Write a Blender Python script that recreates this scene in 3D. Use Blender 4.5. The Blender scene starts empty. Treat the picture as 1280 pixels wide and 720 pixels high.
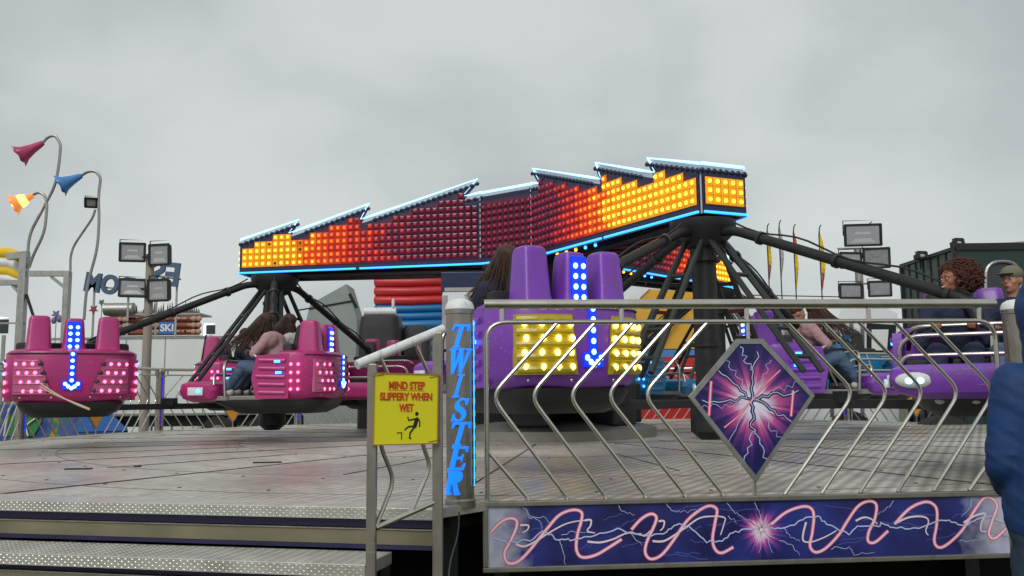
import bpy, bmesh, math, random
from mathutils import Vector, Matrix, Euler, noise
random.seed(7)
R = math.radians
scene = bpy.context.scene
COL = scene.collection

# ------------------------------------------------------------------ camera
EYE = 1.45
PITCH, ROLL, F = R(6.84), R(0.63), 1100.0
_F = Vector((0, math.cos(PITCH), math.sin(PITCH)))
_U0 = Vector((0, -math.sin(PITCH), math.cos(PITCH)))
_R0 = Vector((1, 0, 0))
_R = _R0 * math.cos(ROLL) - _U0 * math.sin(ROLL)
_U = _U0 * math.cos(ROLL) + _R0 * math.sin(ROLL)
CAM = Vector((0, 0, EYE))
cam = bpy.data.objects.new('camera', bpy.data.cameras.new('camera'))
COL.objects.link(cam)
cam.data.sensor_width = 36
cam.data.lens = 36 * F / 1280
cam.data.clip_start = 0.05
cam.data.clip_end = 2000
m = Matrix((_R, _U, -_F)).transposed().to_4x4()
m.translation = CAM
cam.matrix_world = m
scene.camera = cam

def W(px, py, Y):
    """world point seen at pixel (px,py) of the 1280x720 photo, at distance Y in front"""
    d = _F + _R * ((px - 640) / F) + _U * ((360 - py) / F)
    return CAM + d * (Y / d.y)

def XZ(px, py, Y):
    p = W(px, py, Y); return p.x, p.z

# ------------------------------------------------------------------ materials
def new_mat(name):
    mt = bpy.data.materials.new(name); mt.use_nodes = True
    nt = mt.node_tree
    return mt, nt, nt.nodes, nt.links, nt.nodes['Principled BSDF']

def plain(name, col, rough=0.5, metal=0.0, var=0.12, scale=6.0, bump=0.0, bscale=60, coat=0.0, rvar=0.15, stretch=(1, 1, 1), spec=None):
    mt, nt, N, L, b = new_mat(name)
    tc = N.new('ShaderNodeTexCoord'); mp = N.new('ShaderNodeMapping')
    L.new(tc.outputs['Object'], mp.inputs['Vector']); mp.inputs['Scale'].default_value = stretch
    nz = N.new('ShaderNodeTexNoise'); nz.inputs['Scale'].default_value = scale; nz.inputs['Detail'].default_value = 6
    L.new(mp.outputs[0], nz.inputs['Vector'])
    mx = N.new('ShaderNodeMix'); mx.data_type = 'RGBA'
    mx.inputs[6].default_value = tuple(c * (1 - var) for c in col) + (1,)
    mx.inputs[7].default_value = tuple(min(1, c * (1 + var)) for c in col) + (1,)
    L.new(nz.outputs['Fac'], mx.inputs[0]); L.new(mx.outputs[2], b.inputs['Base Color'])
    mr = N.new('ShaderNodeMapRange')
    mr.inputs[3].default_value = max(0.02, rough - rvar); mr.inputs[4].default_value = min(1, rough + rvar)
    L.new(nz.outputs['Fac'], mr.inputs[0]); L.new(mr.outputs[0], b.inputs['Roughness'])
    b.inputs['Metallic'].default_value = metal
    if coat: b.inputs['Coat Weight'].default_value = coat
    if spec is not None: b.inputs['Specular IOR Level'].default_value = spec
    if bump:
        n2 = N.new('ShaderNodeTexNoise'); n2.inputs['Scale'].default_value = bscale; n2.inputs['Detail'].default_value = 4
        L.new(mp.outputs[0], n2.inputs['Vector'])
        bp = N.new('ShaderNodeBump'); bp.inputs['Strength'].default_value = bump; bp.inputs['Distance'].default_value = 0.02
        L.new(n2.outputs['Fac'], bp.inputs['Height']); L.new(bp.outputs[0], b.inputs['Normal'])
    return mt

def glow(name, col, strength, base=None):
    mt, nt, N, L, b = new_mat(name)
    b.inputs['Base Color'].default_value = tuple(base or col) + (1,)
    b.inputs['Roughness'].default_value = 0.25
    b.inputs['Emission Color'].default_value = tuple(col) + (1,)
    b.inputs['Emission Strength'].default_value = strength
    return mt

def grime(mt, amt=0.5):
    nt = mt.node_tree; N = nt.nodes; L = nt.links; b = N['Principled BSDF']
    src = b.inputs['Base Color'].links[0].from_socket
    tc = N.new('ShaderNodeTexCoord'); mp = N.new('ShaderNodeMapping'); mp.inputs['Scale'].default_value = (9, 9, 2.2); L.new(tc.outputs['Object'], mp.inputs[0])
    n1 = N.new('ShaderNodeTexNoise'); n1.inputs['Scale'].default_value = 2.2; n1.inputs['Detail'].default_value = 10; n1.inputs['Roughness'].default_value = .7; L.new(mp.outputs[0], n1.inputs[0])
    r = N.new('ShaderNodeValToRGB'); r.color_ramp.elements[0].position = .52; r.color_ramp.elements[1].position = .68
    r.color_ramp.elements[0].color = (0, 0, 0, 1); r.color_ramp.elements[1].color = (amt, amt, amt, 1); L.new(n1.outputs['Fac'], r.inputs[0])
    mx = N.new('ShaderNodeMix'); mx.data_type = 'RGBA'; L.new(r.outputs[0], mx.inputs[0]); L.new(src, mx.inputs[6]); mx.inputs[7].default_value = (.11, .07, .08, 1); L.new(mx.outputs[2], b.inputs['Base Color'])
    n2 = N.new('ShaderNodeTexNoise'); n2.inputs['Scale'].default_value = 55; n2.inputs['Detail'].default_value = 2; m3 = N.new('ShaderNodeMapping'); m3.inputs['Scale'].default_value = (.12, 1, 1); m3.inputs['Rotation'].default_value = (0, .3, .4); L.new(tc.outputs['Object'], m3.inputs[0]); L.new(m3.outputs[0], n2.inputs[0])
    r2 = N.new('ShaderNodeValToRGB'); r2.color_ramp.elements[0].position = .70; r2.color_ramp.elements[1].position = .74; r2.color_ramp.elements[0].color = (0, 0, 0, 1); r2.color_ramp.elements[1].color = (.35, .35, .35, 1); L.new(n2.outputs['Fac'], r2.inputs[0])
    my = N.new('ShaderNodeMix'); my.data_type = 'RGBA'; L.new(r2.outputs[0], my.inputs[0]); L.new(mx.outputs[2], my.inputs[6]); my.inputs[7].default_value = (.6, .5, .6, 1); L.new(my.outputs[2], b.inputs['Base Color'])
    return mt
M = {}
M['steel'] = plain('brushed_stainless_steel', (0.33, 0.295, 0.26), 0.30, 1.0, 0.15, 5, bump=0.05, bscale=90, stretch=(1, 1, 6))
M['steel_rail'] = plain('stainless_tube', (0.56, 0.52, 0.47), 0.28, 1.0, 0.12, 9)
M['galv'] = plain('galvanised_steel', (0.36, 0.36, 0.35), 0.45, 0.85, 0.2, 8)
M['alu'] = plain('aluminium_frame', (0.29, 0.265, 0.235), 0.42, 0.75, 0.18, 7)
M['black'] = plain('black_painted_steel', (0.018, 0.020, 0.020), 0.45, 0.0, 0.3, 12, spec=0.35)
M['blackp'] = plain('black_padding', (0.014, 0.014, 0.016), 0.6, 0.0, 0.3, 20, bump=0.2, bscale=140)
M['underdeck_black'] = plain('black_underdeck_shade', (0.006, 0.006, 0.007), 0.9, 0, 0.3, 5, spec=0.1)  # black put in for the darkness below the deck
M['greenblack'] = plain('dark_green_black_steel', (0.022, 0.028, 0.024), 0.4, 0.1, 0.3, 9)
M['pink'] = plain('magenta_fibreglass', (0.42, 0.018, 0.165), 0.42, 0, 0.25, 3, coat=0.12, bump=0.03, bscale=30)
M['purple'] = plain('purple_fibreglass', (0.20, 0.045, 0.44), 0.42, 0, 0.25, 3, coat=0.12, bump=0.03, bscale=30)
M['cyan'] = plain('cyan_fibreglass', (0.01, 0.20, 0.42), 0.34, 0, 0.18, 3, coat=0.3)
M['pinkpanel'] = plain('pale_pink_lamp_panel', (0.45, 0.10, 0.22), 0.35, 0, 0.2, 20)
M['yellowpanel'] = plain('yellow_lamp_panel', (0.42, 0.33, 0.01), 0.3, 0, 0.25, 14, bump=0.3, bscale=16)
M['darkcap'] = plain('unlit_dark_lamp', (0.05, 0.02, 0.04), 0.2)
M['navy'] = plain('navy_trim', (0.008, 0.018, 0.065), 0.35, 0, 0.3, 9)
M['whiteboard'] = plain('pale_grey_board', (0.55, 0.58, 0.62), 0.5, 0, 0.15, 4)
M['maroon'] = plain('maroon_lamp_field', (0.10, 0.010, 0.035), 0.35, 0, 0.35, 5)
M['neon'] = glow('pale_blue_neon', (0.35, 0.72, 1.0), 1.9)
M['neonb'] = glow('blue_neon', (0.03, 0.33, 1.0), 2.2)
M['lyel'] = glow('yellow_bulb', (1, 0.50, 0.02), 3.6)
M['cyel'] = glow('amber_cap', (1, 0.30, 0.0), 0.85, (0.5, 0.2, 0.0))
M['lora'] = glow('orange_bulb', (1, 0.18, 0.01), 2.4)
M['cora'] = glow('orange_cap', (1, 0.10, 0.0), 0.7, (0.4, 0.06, 0.0))
M['lred'] = glow('red_bulb', (1, 0.07, 0.015), 1.0)
M['cred'] = glow('red_cap', (1, 0.04, 0.01), 0.22, (0.3, 0.02, 0.01))
M['ldim'] = glow('dim_maroon_bulb', (0.50, 0.015, 0.07), 0.20, (0.25, 0.01, 0.03))
M['cdim'] = glow('dim_maroon_cap', (0.3, 0.01, 0.06), 0.10, (0.10, 0.006, 0.03))
M['bpink'] = glow('pink_led', (1, 0.10, 0.28), 5.0)
M['bblue'] = glow('blue_led', (0.04, 0.28, 1.0), 5.0)
M['bblue_core'] = glow('blue_led_core', (0.25, 0.65, 1.0), 4.0)
M['blueglow'] = glow('blue_lit_panel', (0.0, 0.03, 1.0), 0.9, (0.0, 0.03, 0.4))
M['byel'] = glow('warm_yellow_led', (1, 0.72, 0.12), 6.0)
M['letter'] = glow('blue_letter_face', (0.005, 0.19, 1.0), 1.0)
M['letteredge'] = plain('letter_edge', (0.02, 0.06, 0.25), 0.4)
M['white'] = plain('white_paint', (0.72, 0.74, 0.74), 0.45, 0, 0.06, 3)
M['whiteside'] = plain('white_trailer_side', (0.80, 0.83, 0.83), 0.4, 0, 0.08, 1.5)
M['rubber'] = plain('black_rubber', (0.02, 0.02, 0.02), 0.75)
M['glass'] = plain('dark_window_glass', (0.03, 0.035, 0.04), 0.08)
M['lampglass'] = plain('floodlight_glass', (0.34, 0.34, 0.36), 0.12, 0.3, 0.2, 10)
M['reflector'] = plain('floodlight_reflector', (0.62, 0.62, 0.62), 0.25, 0.9)
M['signyellow'] = plain('yellow_sign_board', (0.80, 0.72, 0.010), 0.4, 0, 0.06, 3)
M['signred'] = plain('red_sign_ink', (0.62, 0.05, 0.01), 0.5)
M['signblack'] = plain('black_sign_ink', (0.012, 0.010, 0.010), 0.5)
M['wood'] = plain('weathered_wood_edge', (0.36, 0.20, 0.08), 0.7)
M['orange'] = plain('orange_board', (0.72, 0.30, 0.015), 0.5, 0, 0.1, 4)
M['inflred'] = plain('red_inflatable_vinyl', (0.48, 0.020, 0.022), 0.4, 0, 0.12, 4)
M['inflblue'] = plain('blue_inflatable_vinyl', (0.012, 0.14, 0.36), 0.4, 0, 0.12, 4)
M['inflyel'] = plain('yellow_inflatable_vinyl', (0.68, 0.36, 0.03), 0.45, 0, 0.12, 3)
M['tarp'] = plain('grey_tarpaulin', (0.26, 0.29, 0.28), 0.65, 0, 0.2, 2, bump=0.4, bscale=3)
M['teal'] = plain('dark_green_box_paint', (0.010, 0.034, 0.032), 0.35, 0, 0.2, 2)
M['log'] = plain('brown_log', (0.21, 0.055, 0.025), 0.7, 0, 0.3, 14)
M['logend'] = plain('pale_log_end', (0.45, 0.28, 0.20), 0.8)
M['brownroof'] = plain('dark_icicle', (0.11, 0.08, 0.09), 0.7)
M['skin'] = plain('skin', (0.42, 0.20, 0.13), 0.5, 0, 0.1, 12)
M['skinbrown'] = plain('brown_skin', (0.30, 0.115, 0.06), 0.5, 0, 0.1, 12)
M['lip'] = plain('lip', (0.22, 0.07, 0.05), 0.5)
M['hair'] = plain('brown_hair', (0.045, 0.018, 0.010), 0.6, 0, 0.4, 25, bump=0.5, bscale=60)
M['hairred'] = plain('auburn_hair', (0.085, 0.024, 0.018), 0.6, 0, 0.4, 25, bump=0.5, bscale=60)
M['capgrey'] = plain('grey_green_cap', (0.16, 0.15, 0.10), 0.8)
M['navyfab'] = plain('navy_fabric', (0.015, 0.02, 0.05), 0.85, 0, 0.3, 14, bump=0.3)
M['jacket'] = plain('blue_rain_jacket', (0.004, 0.036, 0.140), 0.7, 0, 0.22, 5, bump=0.35, bscale=7)
M['trousers'] = plain('dark_teal_trousers', (0.020, 0.042, 0.075), 0.85, 0, 0.25, 10, bump=0.4, bscale=9)
M['pinkcoat'] = plain('dusty_pink_coat', (0.42, 0.25, 0.27), 0.8, 0, 0.2, 12)
M['greyfab'] = plain('pale_grey_top', (0.50, 0.50, 0.52), 0.85, 0, 0.2, 12)
M['jeans'] = plain('blue_jeans', (0.07, 0.12, 0.20), 0.85, 0, 0.25, 12)
M['shoe'] = plain('pale_shoe', (0.55, 0.53, 0.50), 0.6)
M['flower_pink'] = plain('pink_bell_shade', (0.42, 0.04, 0.13), 0.35)
M['flower_blue'] = plain('blue_bell_shade', (0.06, 0.22, 0.55), 0.35)
M['flower_orange'] = glow('lit_orange_shade', (1, 0.28, 0.04), 0.55, (0.8, 0.3, 0.1))
M['flower_bulb'] = glow('lit_yellow_bulb', (1, 0.72, 0.10), 3.5)
M['purplestring'] = plain('purple_ornament', (0.18, 0.13, 0.30), 0.5)
M['redorn'] = plain('red_ornament', (0.30, 0.04, 0.05), 0.5)
M['letterback'] = plain('dark_blue_letter_back', (0.05, 0.095, 0.17), 0.5)
M['whitelight'] = glow('white_led_tube', (0.92, 0.95, 1.0), 1.6)
M['flagy'] = plain('yellow_flag_cloth', (0.75, 0.50, 0.02), 0.8)
M['flagr'] = plain('red_flag_cloth', (0.48, 0.08, 0.05), 0.8)
M['flagw'] = plain('grey_flag_cloth', (0.40, 0.40, 0.42), 0.8)
M['neonpink'] = plain('pink_print', (0.78, 0.06, 0.20), 0.35)
M['neonwhite'] = plain('pale_pink_print', (0.86, 0.66, 0.74), 0.35)
M['boltwhite'] = plain('pale_blue_print', (0.50, 0.55, 0.85), 0.35)
M['boltblue'] = plain('mid_blue_print', (0.10, 0.13, 0.46), 0.35)
M['boltdark'] = plain('dark_blue_print', (0.010, 0.012, 0.07), 0.35)
M['greenpaint'] = plain('green_board_paint', (0.03, 0.20, 0.06), 0.5)
M['bluepaint'] = plain('blue_board_paint', (0.02, 0.13, 0.45), 0.5)
M['hazard'] = plain('yellow_black_tape', (0.7, 0.55, 0.02), 0.5)
M['rope'] = plain('pale_rope', (0.55, 0.42, 0.30), 0.8)
M['cable'] = plain('grey_cable', (0.06, 0.07, 0.10), 0.6)
M['redsteel'] = plain('dark_red_steel', (0.16, 0.015, 0.02), 0.5)
M['greycar'] = plain('grey_platform_steel', (0.24, 0.23, 0.21), 0.5, 0.4, 0.25, 5)

for k_ in ('pink', 'purple', 'cyan'): grime(M[k_], .55)
for k_ in ('steel', 'alu', 'galv', 'white'): grime(M[k_], .35)
def deck_mat():
    mt, nt, N, L, b = new_mat('wet_ribbed_aluminium_deck')
    tc = N.new('ShaderNodeTexCoord'); mp = N.new('ShaderNodeMapping'); mp.inputs['Rotation'].default_value = (0, 0, R(28))
    L.new(tc.outputs['Object'], mp.inputs[0])
    wv = N.new('ShaderNodeTexWave'); wv.inputs['Scale'].default_value = 3.4; wv.inputs['Distortion'].default_value = 0.15
    L.new(mp.outputs[0], wv.inputs['Vector'])
    n1 = N.new('ShaderNodeTexNoise'); n1.inputs['Scale'].default_value = 0.7; n1.inputs['Detail'].default_value = 8
    n2 = N.new('ShaderNodeTexNoise'); n2.inputs['Scale'].default_value = 9; n2.inputs['Detail'].default_value = 6
    for n in (n1, n2): L.new(tc.outputs['Object'], n.inputs['Vector'])
    r1 = N.new('ShaderNodeValToRGB'); r1.color_ramp.elements[0].position = 0.3; r1.color_ramp.elements[1].position = 0.72
    r1.color_ramp.elements[0].color = (0.56, 0.525, 0.47, 1); r1.color_ramp.elements[1].color = (0.80, 0.76, 0.69, 1)
    L.new(n1.outputs['Fac'], r1.inputs[0])
    mx = N.new('ShaderNodeMix'); mx.data_type = 'RGBA'; mx.blend_type = 'MULTIPLY'; mx.inputs[0].default_value = 0.55
    r2 = N.new('ShaderNodeValToRGB'); r2.color_ramp.elements[0].position = 0.35; r2.color_ramp.elements[1].position = 0.65
    r2.color_ramp.elements[0].color = (0.52, 0.5, 0.48, 1)
    L.new(n2.outputs['Fac'], r2.inputs[0]); L.new(r1.outputs[0], mx.inputs[6]); L.new(r2.outputs[0], mx.inputs[7])
    m2 = N.new('ShaderNodeMix'); m2.data_type = 'RGBA'; m2.blend_type = 'MULTIPLY'; m2.inputs[0].default_value = 0.38
    L.new(mx.outputs[2], m2.inputs[6]); L.new(wv.outputs['Color'], m2.inputs[7])
    L.new(m2.outputs[2], b.inputs['Base Color'])
    mr = N.new('ShaderNodeMapRange'); mr.inputs[1].default_value = 0.35; mr.inputs[2].default_value = 0.65
    mr.inputs[3].default_value = 0.34; mr.inputs[4].default_value = 0.6
    L.new(n1.outputs['Fac'], mr.inputs[0]); L.new(mr.outputs[0], b.inputs['Roughness'])
    b.inputs['Metallic'].default_value = 0.3
    bp = N.new('ShaderNodeBump'); bp.inputs['Strength'].default_value = 0.35; bp.inputs['Distance'].default_value = 0.004
    L.new(wv.outputs['Fac'], bp.inputs['Height']); L.new(bp.outputs[0], b.inputs['Normal'])
    return mt
M['deck'] = deck_mat()
M['tread'] = plain('worn_tread_plate', (0.54, 0.52, 0.485), 0.36, 0.6, 0.25, 6, bump=0.1, bscale=40)
M['riser'] = plain('dull_riser_plate', (0.19, 0.17, 0.11), 0.55, 0.2, 0.45, 3)
M['gapshade'] = plain('violet_gap_shade', (0.025, 0.020, 0.075), 0.5, 0.0, 0.5, 4)  # shade of the open step gaps given as a dark violet colour

def grass_mat():
    mt, nt, N, L, b = new_mat('wet_grass_ground')
    tc = N.new('ShaderNodeTexCoord')
    n1 = N.new('ShaderNodeTexNoise'); n1.inputs['Scale'].default_value = 1.6; n1.inputs['Detail'].default_value = 12
    L.new(tc.outputs['Object'], n1.inputs['Vector'])
    r1 = N.new('ShaderNodeValToRGB'); r1.color_ramp.elements[0].position = 0.35; r1.color_ramp.elements[1].position = 0.7
    r1.color_ramp.elements[0].color = (0.035, 0.055, 0.015, 1); r1.color_ramp.elements[1].color = (0.10, 0.12, 0.035, 1)
    L.new(n1.outputs['Fac'], r1.inputs[0]); L.new(r1.outputs[0], b.inputs['Base Color'])
    b.inputs['Roughness'].default_value = 0.9
    bp = N.new('ShaderNodeBump'); bp.inputs['Strength'].default_value = 0.6; L.new(n1.outputs['Fac'], bp.inputs['Height']); L.new(bp.outputs[0], b.inputs['Normal'])
    return mt
M['grass'] = grass_mat()

def star_mat(name, scale_x, scale_y, cx, cy, wash=False):
    """printed artwork ground: dark blue with a pale burst; object X/Z coordinates"""
    mt, nt, N, L, b = new_mat(name)
    tc = N.new('ShaderNodeTexCoord'); sp = N.new('ShaderNodeSeparateXYZ'); L.new(tc.outputs['Object'], sp.inputs[0])
    def math_(op, a, bb=None, c=None):
        n = N.new('ShaderNodeMath'); n.operation = op
        for i, v in enumerate((a, bb, c)):
            if v is None: continue
            if isinstance(v, (int, float)): n.inputs[i].default_value = v
            else: L.new(v, n.inputs[i])
        return n.outputs[0]
    dx = math_('MULTIPLY', math_('SUBTRACT', sp.outputs['X'], cx), 1 / scale_x)
    dz = math_('MULTIPLY', math_('SUBTRACT', sp.outputs['Z'], cy), 1 / scale_y)
    rr = math_('SQRT', math_('ADD', math_('MULTIPLY', dx, dx), math_('MULTIPLY', dz, dz)))
    an = math_('ARCTAN2', dz, dx)
    cv = N.new('ShaderNodeCombineXYZ'); L.new(math_('MULTIPLY', math_('COSINE', an), 1.0), cv.inputs[0]); L.new(math_('SINE', an), cv.inputs[1])
    n1 = N.new('ShaderNodeTexNoise'); n1.inputs['Scale'].default_value = 5.5; n1.inputs['Detail'].default_value = 3
    L.new(cv.outputs[0], n1.inputs['Vector'])
    rn = math_('DIVIDE', rr, math_('ADD', math_('MULTIPLY', n1.outputs['Fac'], 1.7), 0.15))
    n2 = N.new('ShaderNodeTexNoise'); n2.inputs['Scale'].default_value = 9; n2.inputs['Detail'].default_value = 6
    L.new(tc.outputs['Object'], n2.inputs['Vector'])
    rn = math_('ADD', rn, math_('MULTIPLY', math_('SUBTRACT', n2.outputs['Fac'], 0.5), 0.25))
    cr = N.new('ShaderNodeValToRGB'); e = cr.color_ramp.elements
    e[0].position = 0.05; e[0].color = (0.85, 0.85, 0.95, 1); e[1].position = 1.0; e[1].color = (0.010, 0.010, 0.085, 1)
    for p, c in ((0.24, (0.75, 0.62, 0.80, 1)), (0.42, (0.55, 0.09, 0.30, 1)), (0.62, (0.13, 0.03, 0.22, 1)), (0.8, (0.03, 0.015, 0.14, 1))):
        x = e.new(p); x.color = c
    L.new(rn, cr.inputs[0])
    col = cr.outputs[0]
    if wash:
        # printed violet-white wash at the two ends of the banner
        ex = math_('ABSOLUTE', math_('SUBTRACT', sp.outputs['X'], 1.5))
        ex = math_('ADD', ex, math_('MULTIPLY', math_('SUBTRACT', n2.outputs['Fac'], 0.5), 0.35))
        er = N.new('ShaderNodeValToRGB'); er.color_ramp.elements[0].position = 0.0; er.color_ramp.elements[1].position = 1.0
        er.color_ramp.elements[0].color = (0, 0, 0, 1); er.color_ramp.elements[1].color = (1, 1, 1, 1)
        mr = N.new('ShaderNodeMapRange'); mr.inputs[1].default_value = 1.22; mr.inputs[2].default_value = 1.45
        L.new(ex, mr.inputs[0])
        mx = N.new('ShaderNodeMix'); mx.data_type = 'RGBA'; L.new(mr.outputs[0], mx.inputs[0]); L.new(col, mx.inputs[6])
        mx.inputs[7].default_value = (0.50, 0.50, 0.60, 1); col = mx.outputs[2]
        n3 = N.new('ShaderNodeTexNoise'); n3.inputs['Scale'].default_value = 3.0; n3.inputs['Detail'].default_value = 5
        L.new(tc.outputs['Object'], n3.inputs['Vector'])
        r3 = N.new('ShaderNodeValToRGB'); r3.color_ramp.elements[0].position = .4; r3.color_ramp.elements[1].position = .75
        r3.color_ramp.elements[0].color = (0, 0, 0, 1); r3.color_ramp.elements[1].color = (0.02, 0.035, 0.20, 1)
        L.new(n3.outputs['Fac'], r3.inputs[0])
        ad = N.new('ShaderNodeMix'); ad.data_type = 'RGBA'; ad.blend_type = 'ADD'; ad.inputs[0].default_value = 1
        L.new(col, ad.inputs[6]); L.new(r3.outputs[0], ad.inputs[7]); col = ad.outputs[2]
    L.new(col, b.inputs['Base Color']); b.inputs['Roughness'].default_value = 0.35
    return mt
M['diamondart'] = star_mat('printed_burst', 0.33, 0.33, 0.0, 0.53)
M['bannerart'] = star_mat('printed_banner', 0.15, 0.15, 1.54, -0.20, True)

def mottled():
    mt, nt, N, L, b = new_mat('mottled_painted_board')
    tc = N.new('ShaderNodeTexCoord')
    v = N.new('ShaderNodeTexNoise'); v.inputs['Scale'].default_value = 2.6; v.inputs['Detail'].default_value = 5; v.inputs['Distortion'].default_value = 1.2
    L.new(tc.outputs['Object'], v.inputs['Vector'])
    cr = N.new('ShaderNodeValToRGB'); e = cr.color_ramp.elements
    e[0].position = 0.35; e[0].color = (0.02, 0.05, 0.22, 1); e[1].position = 0.7; e[1].color = (0.45, 0.26, 0.04, 1)
    x = e.new(0.5); x.color = (0.06, 0.10, 0.30, 1); x = e.new(0.58); x.color = (0.03, 0.16, 0.08, 1)
    L.new(v.outputs['Fac'], cr.inputs[0]); L.new(cr.outputs[0], b.inputs['Base Color']); b.inputs['Roughness'].default_value = 0.5
    return mt
M['mottled'] = mottled()

# ------------------------------------------------------------------ mesh builder
class MB:
    def __init__(s): s.v = []; s.f = []; s.m = []; s.mats = []
    def _mi(s, mat):
        mat = M[mat] if isinstance(mat, str) else mat
        if mat not in s.mats: s.mats.append(mat)
        return s.mats.index(mat)
    def add(s, vs, fs, mat='steel', T=None):
        o = len(s.v); mi = s._mi(mat)
        if T is not None: vs = [T @ Vector(p) for p in vs]
        s.v += [tuple(p) for p in vs]
        for f in fs: s.f.append(tuple(i + o for i in f)); s.m.append(mi)
        return s
    def box(s, c, d, mat='steel', T=None, bev=0.0):
        x, y, z = d[0] / 2, d[1] / 2, d[2] / 2
        if bev <= 0:
            vs = [(c[0] + a * x, c[1] + b * y, c[2] + e * z) for e in (-1, 1) for b in (-1, 1) for a in (-1, 1)]
            fs = [(0, 2, 3, 1), (4, 5, 7, 6), (0, 1, 5, 4), (2, 6, 7, 3), (0, 4, 6, 2), (1, 3, 7, 5)]
            return s.add(vs, fs, mat, T)
        b_ = min(bev, x * .9, y * .9, z * .9)
        bm = bmesh.new(); bmesh.ops.create_cube(bm, size=1)
        for v in bm.verts: v.co = Vector((c[0] + v.co.x * 2 * x, c[1] + v.co.y * 2 * y, c[2] + v.co.z * 2 * z))
        bmesh.ops.bevel(bm, geom=bm.edges[:], offset=b_, segments=2, affect='EDGES', profile=0.6)
        bm.verts.index_update()
        s.add([v.co.copy() for v in bm.verts], [[v.index for v in f.verts] for f in bm.faces], mat, T); bm.free()
        return s
    def tube(s, pts, r, mat='steel', n=10, closed=False, T=None, r2=None, caps=True):
        pts = [Vector(p) for p in pts]
        k = len(pts); vs = []; fs = []
        ref = None
        for i, p in enumerate(pts):
            if closed: t = pts[(i + 1) % k] - pts[i - 1]
            elif i == 0: t = pts[1] - pts[0]
            elif i == k - 1: t = pts[-1] - pts[-2]
            else: t = (pts[i + 1] - p).normalized() + (p - pts[i - 1]).normalized()
            t.normalize()
            if ref is None:
                ref = Vector((0, 0, 1)) if abs(t.z) < .9 else Vector((1, 0, 0))
            a = t.cross(ref).normalized(); b = a.cross(t).normalized(); ref = b
            rr = r if r2 is None else r + (r2 - r) * i / (k - 1)
            for j in range(n):
                q = 2 * math.pi * j / n
                vs.append(p + a * (rr * math.cos(q)) + b * (rr * math.sin(q)))
        for i in range(k if closed else k - 1):
            i2 = (i + 1) % k
            for j in range(n):
                j2 = (j + 1) % n
                fs.append((i * n + j, i * n + j2, i2 * n + j2, i2 * n + j))
        if not closed and caps:
            fs.append(tuple(range(n - 1, -1, -1))); fs.append(tuple((k - 1) * n + j for j in range(n)))
        return s.add(vs, fs, mat, T)
    def bar(s, p0, p1, w, h, mat='steel', up=(0, 0, 1)):
        p0 = Vector(p0); p1 = Vector(p1); t = (p1 - p0).normalized()
        a = t.cross(Vector(up)).normalized(); b = a.cross(t)
        vs = [p + a * (x * w / 2) + b * (y * h / 2) for p in (p0, p1) for x, y in ((-1, -1), (1, -1), (1, 1), (-1, 1))]
        fs = [(0, 3, 2, 1), (4, 5, 6, 7), (0, 1, 5, 4), (1, 2, 6, 5), (2, 3, 7, 6), (3, 0, 4, 7)]
        return s.add(vs, fs, mat)
    def lathe(s, prof, mat='steel', n=24, T=None, c=(0, 0)):
        vs = []; fs = []
        for r, z in prof:
            for j in range(n):
                q = 2 * math.pi * j / n; vs.append((c[0] + r * math.cos(q), c[1] + r * math.sin(q), z))
        for i in range(len(prof) - 1):
            for j in range(n):
                j2 = (j + 1) % n; fs.append((i * n + j, i * n + j2, (i + 1) * n + j2, (i + 1) * n + j))
        fs.append(tuple(range(n - 1, -1, -1))); fs.append(tuple((len(prof) - 1) * n + j for j in range(n)))
        return s.add(vs, fs, mat, T)
    def ell(s, c, r, mat='steel', n=12, m_=8, T=None):
        if isinstance(r, (int, float)): r = (r, r, r)
        vs = [(c[0], c[1], c[2] - r[2])]
        for i in range(1, m_):
            a = -math.pi / 2 + math.pi * i / m_
            for j in range(n):
                q = 2 * math.pi * j / n
                vs.append((c[0] + r[0] * math.cos(a) * math.cos(q), c[1] + r[1] * math.cos(a) * math.sin(q), c[2] + r[2] * math.sin(a)))
        vs.append((c[0], c[1], c[2] + r[2])); fs = []
        for j in range(n): fs.append((0, 1 + (j + 1) % n, 1 + j))
        for i in range(m_ - 2):
            for j in range(n):
                j2 = (j + 1) % n; a = 1 + i * n; fs.append((a + j, a + j2, a + n + j2, a + n + j))
        a = 1 + (m_ - 2) * n; e = len(vs) - 1
        for j in range(n): fs.append((a + j, a + (j + 1) % n, e))
        return s.add(vs, fs, mat, T)
    def cap(s, p0, r0, p1, r1, mat='skin', n=12):
        """tapered capsule"""
        p0 = Vector(p0); p1 = Vector(p1); t = p1 - p0; L_ = t.length
        if L_ < 1e-5: return s.ell(p0, r0, mat)
        Q = Vector((0, 0, 1)).rotation_difference(t).to_matrix().to_4x4(); Q.translation = p0
        prof = []
        for i in range(1, 5): a = -math.pi / 2 + i * math.pi / 8; prof.append((r0 * math.cos(a), r0 * math.sin(a)))
        for i in range(0, 4): a = i * math.pi / 8; prof.append((r1 * math.cos(a), L_ + r1 * math.sin(a)))
        return s.lathe(prof, mat, n, Q)
    def prism(s, poly, y0, y1, mat='steel', T=None):
        """poly in (x,z) counter clockwise seen from -y; extruded y0..y1"""
        n = len(poly)
        vs = [(x, y0, z) for x, z in poly] + [(x, y1, z) for x, z in poly]
        fs = [tuple(range(n)), tuple(range(2 * n - 1, n - 1, -1))]
        for i in range(n):
            j = (i + 1) % n; fs.append((i, i + n, j + n, j))
        return s.add(vs, fs, mat, T)
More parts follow.
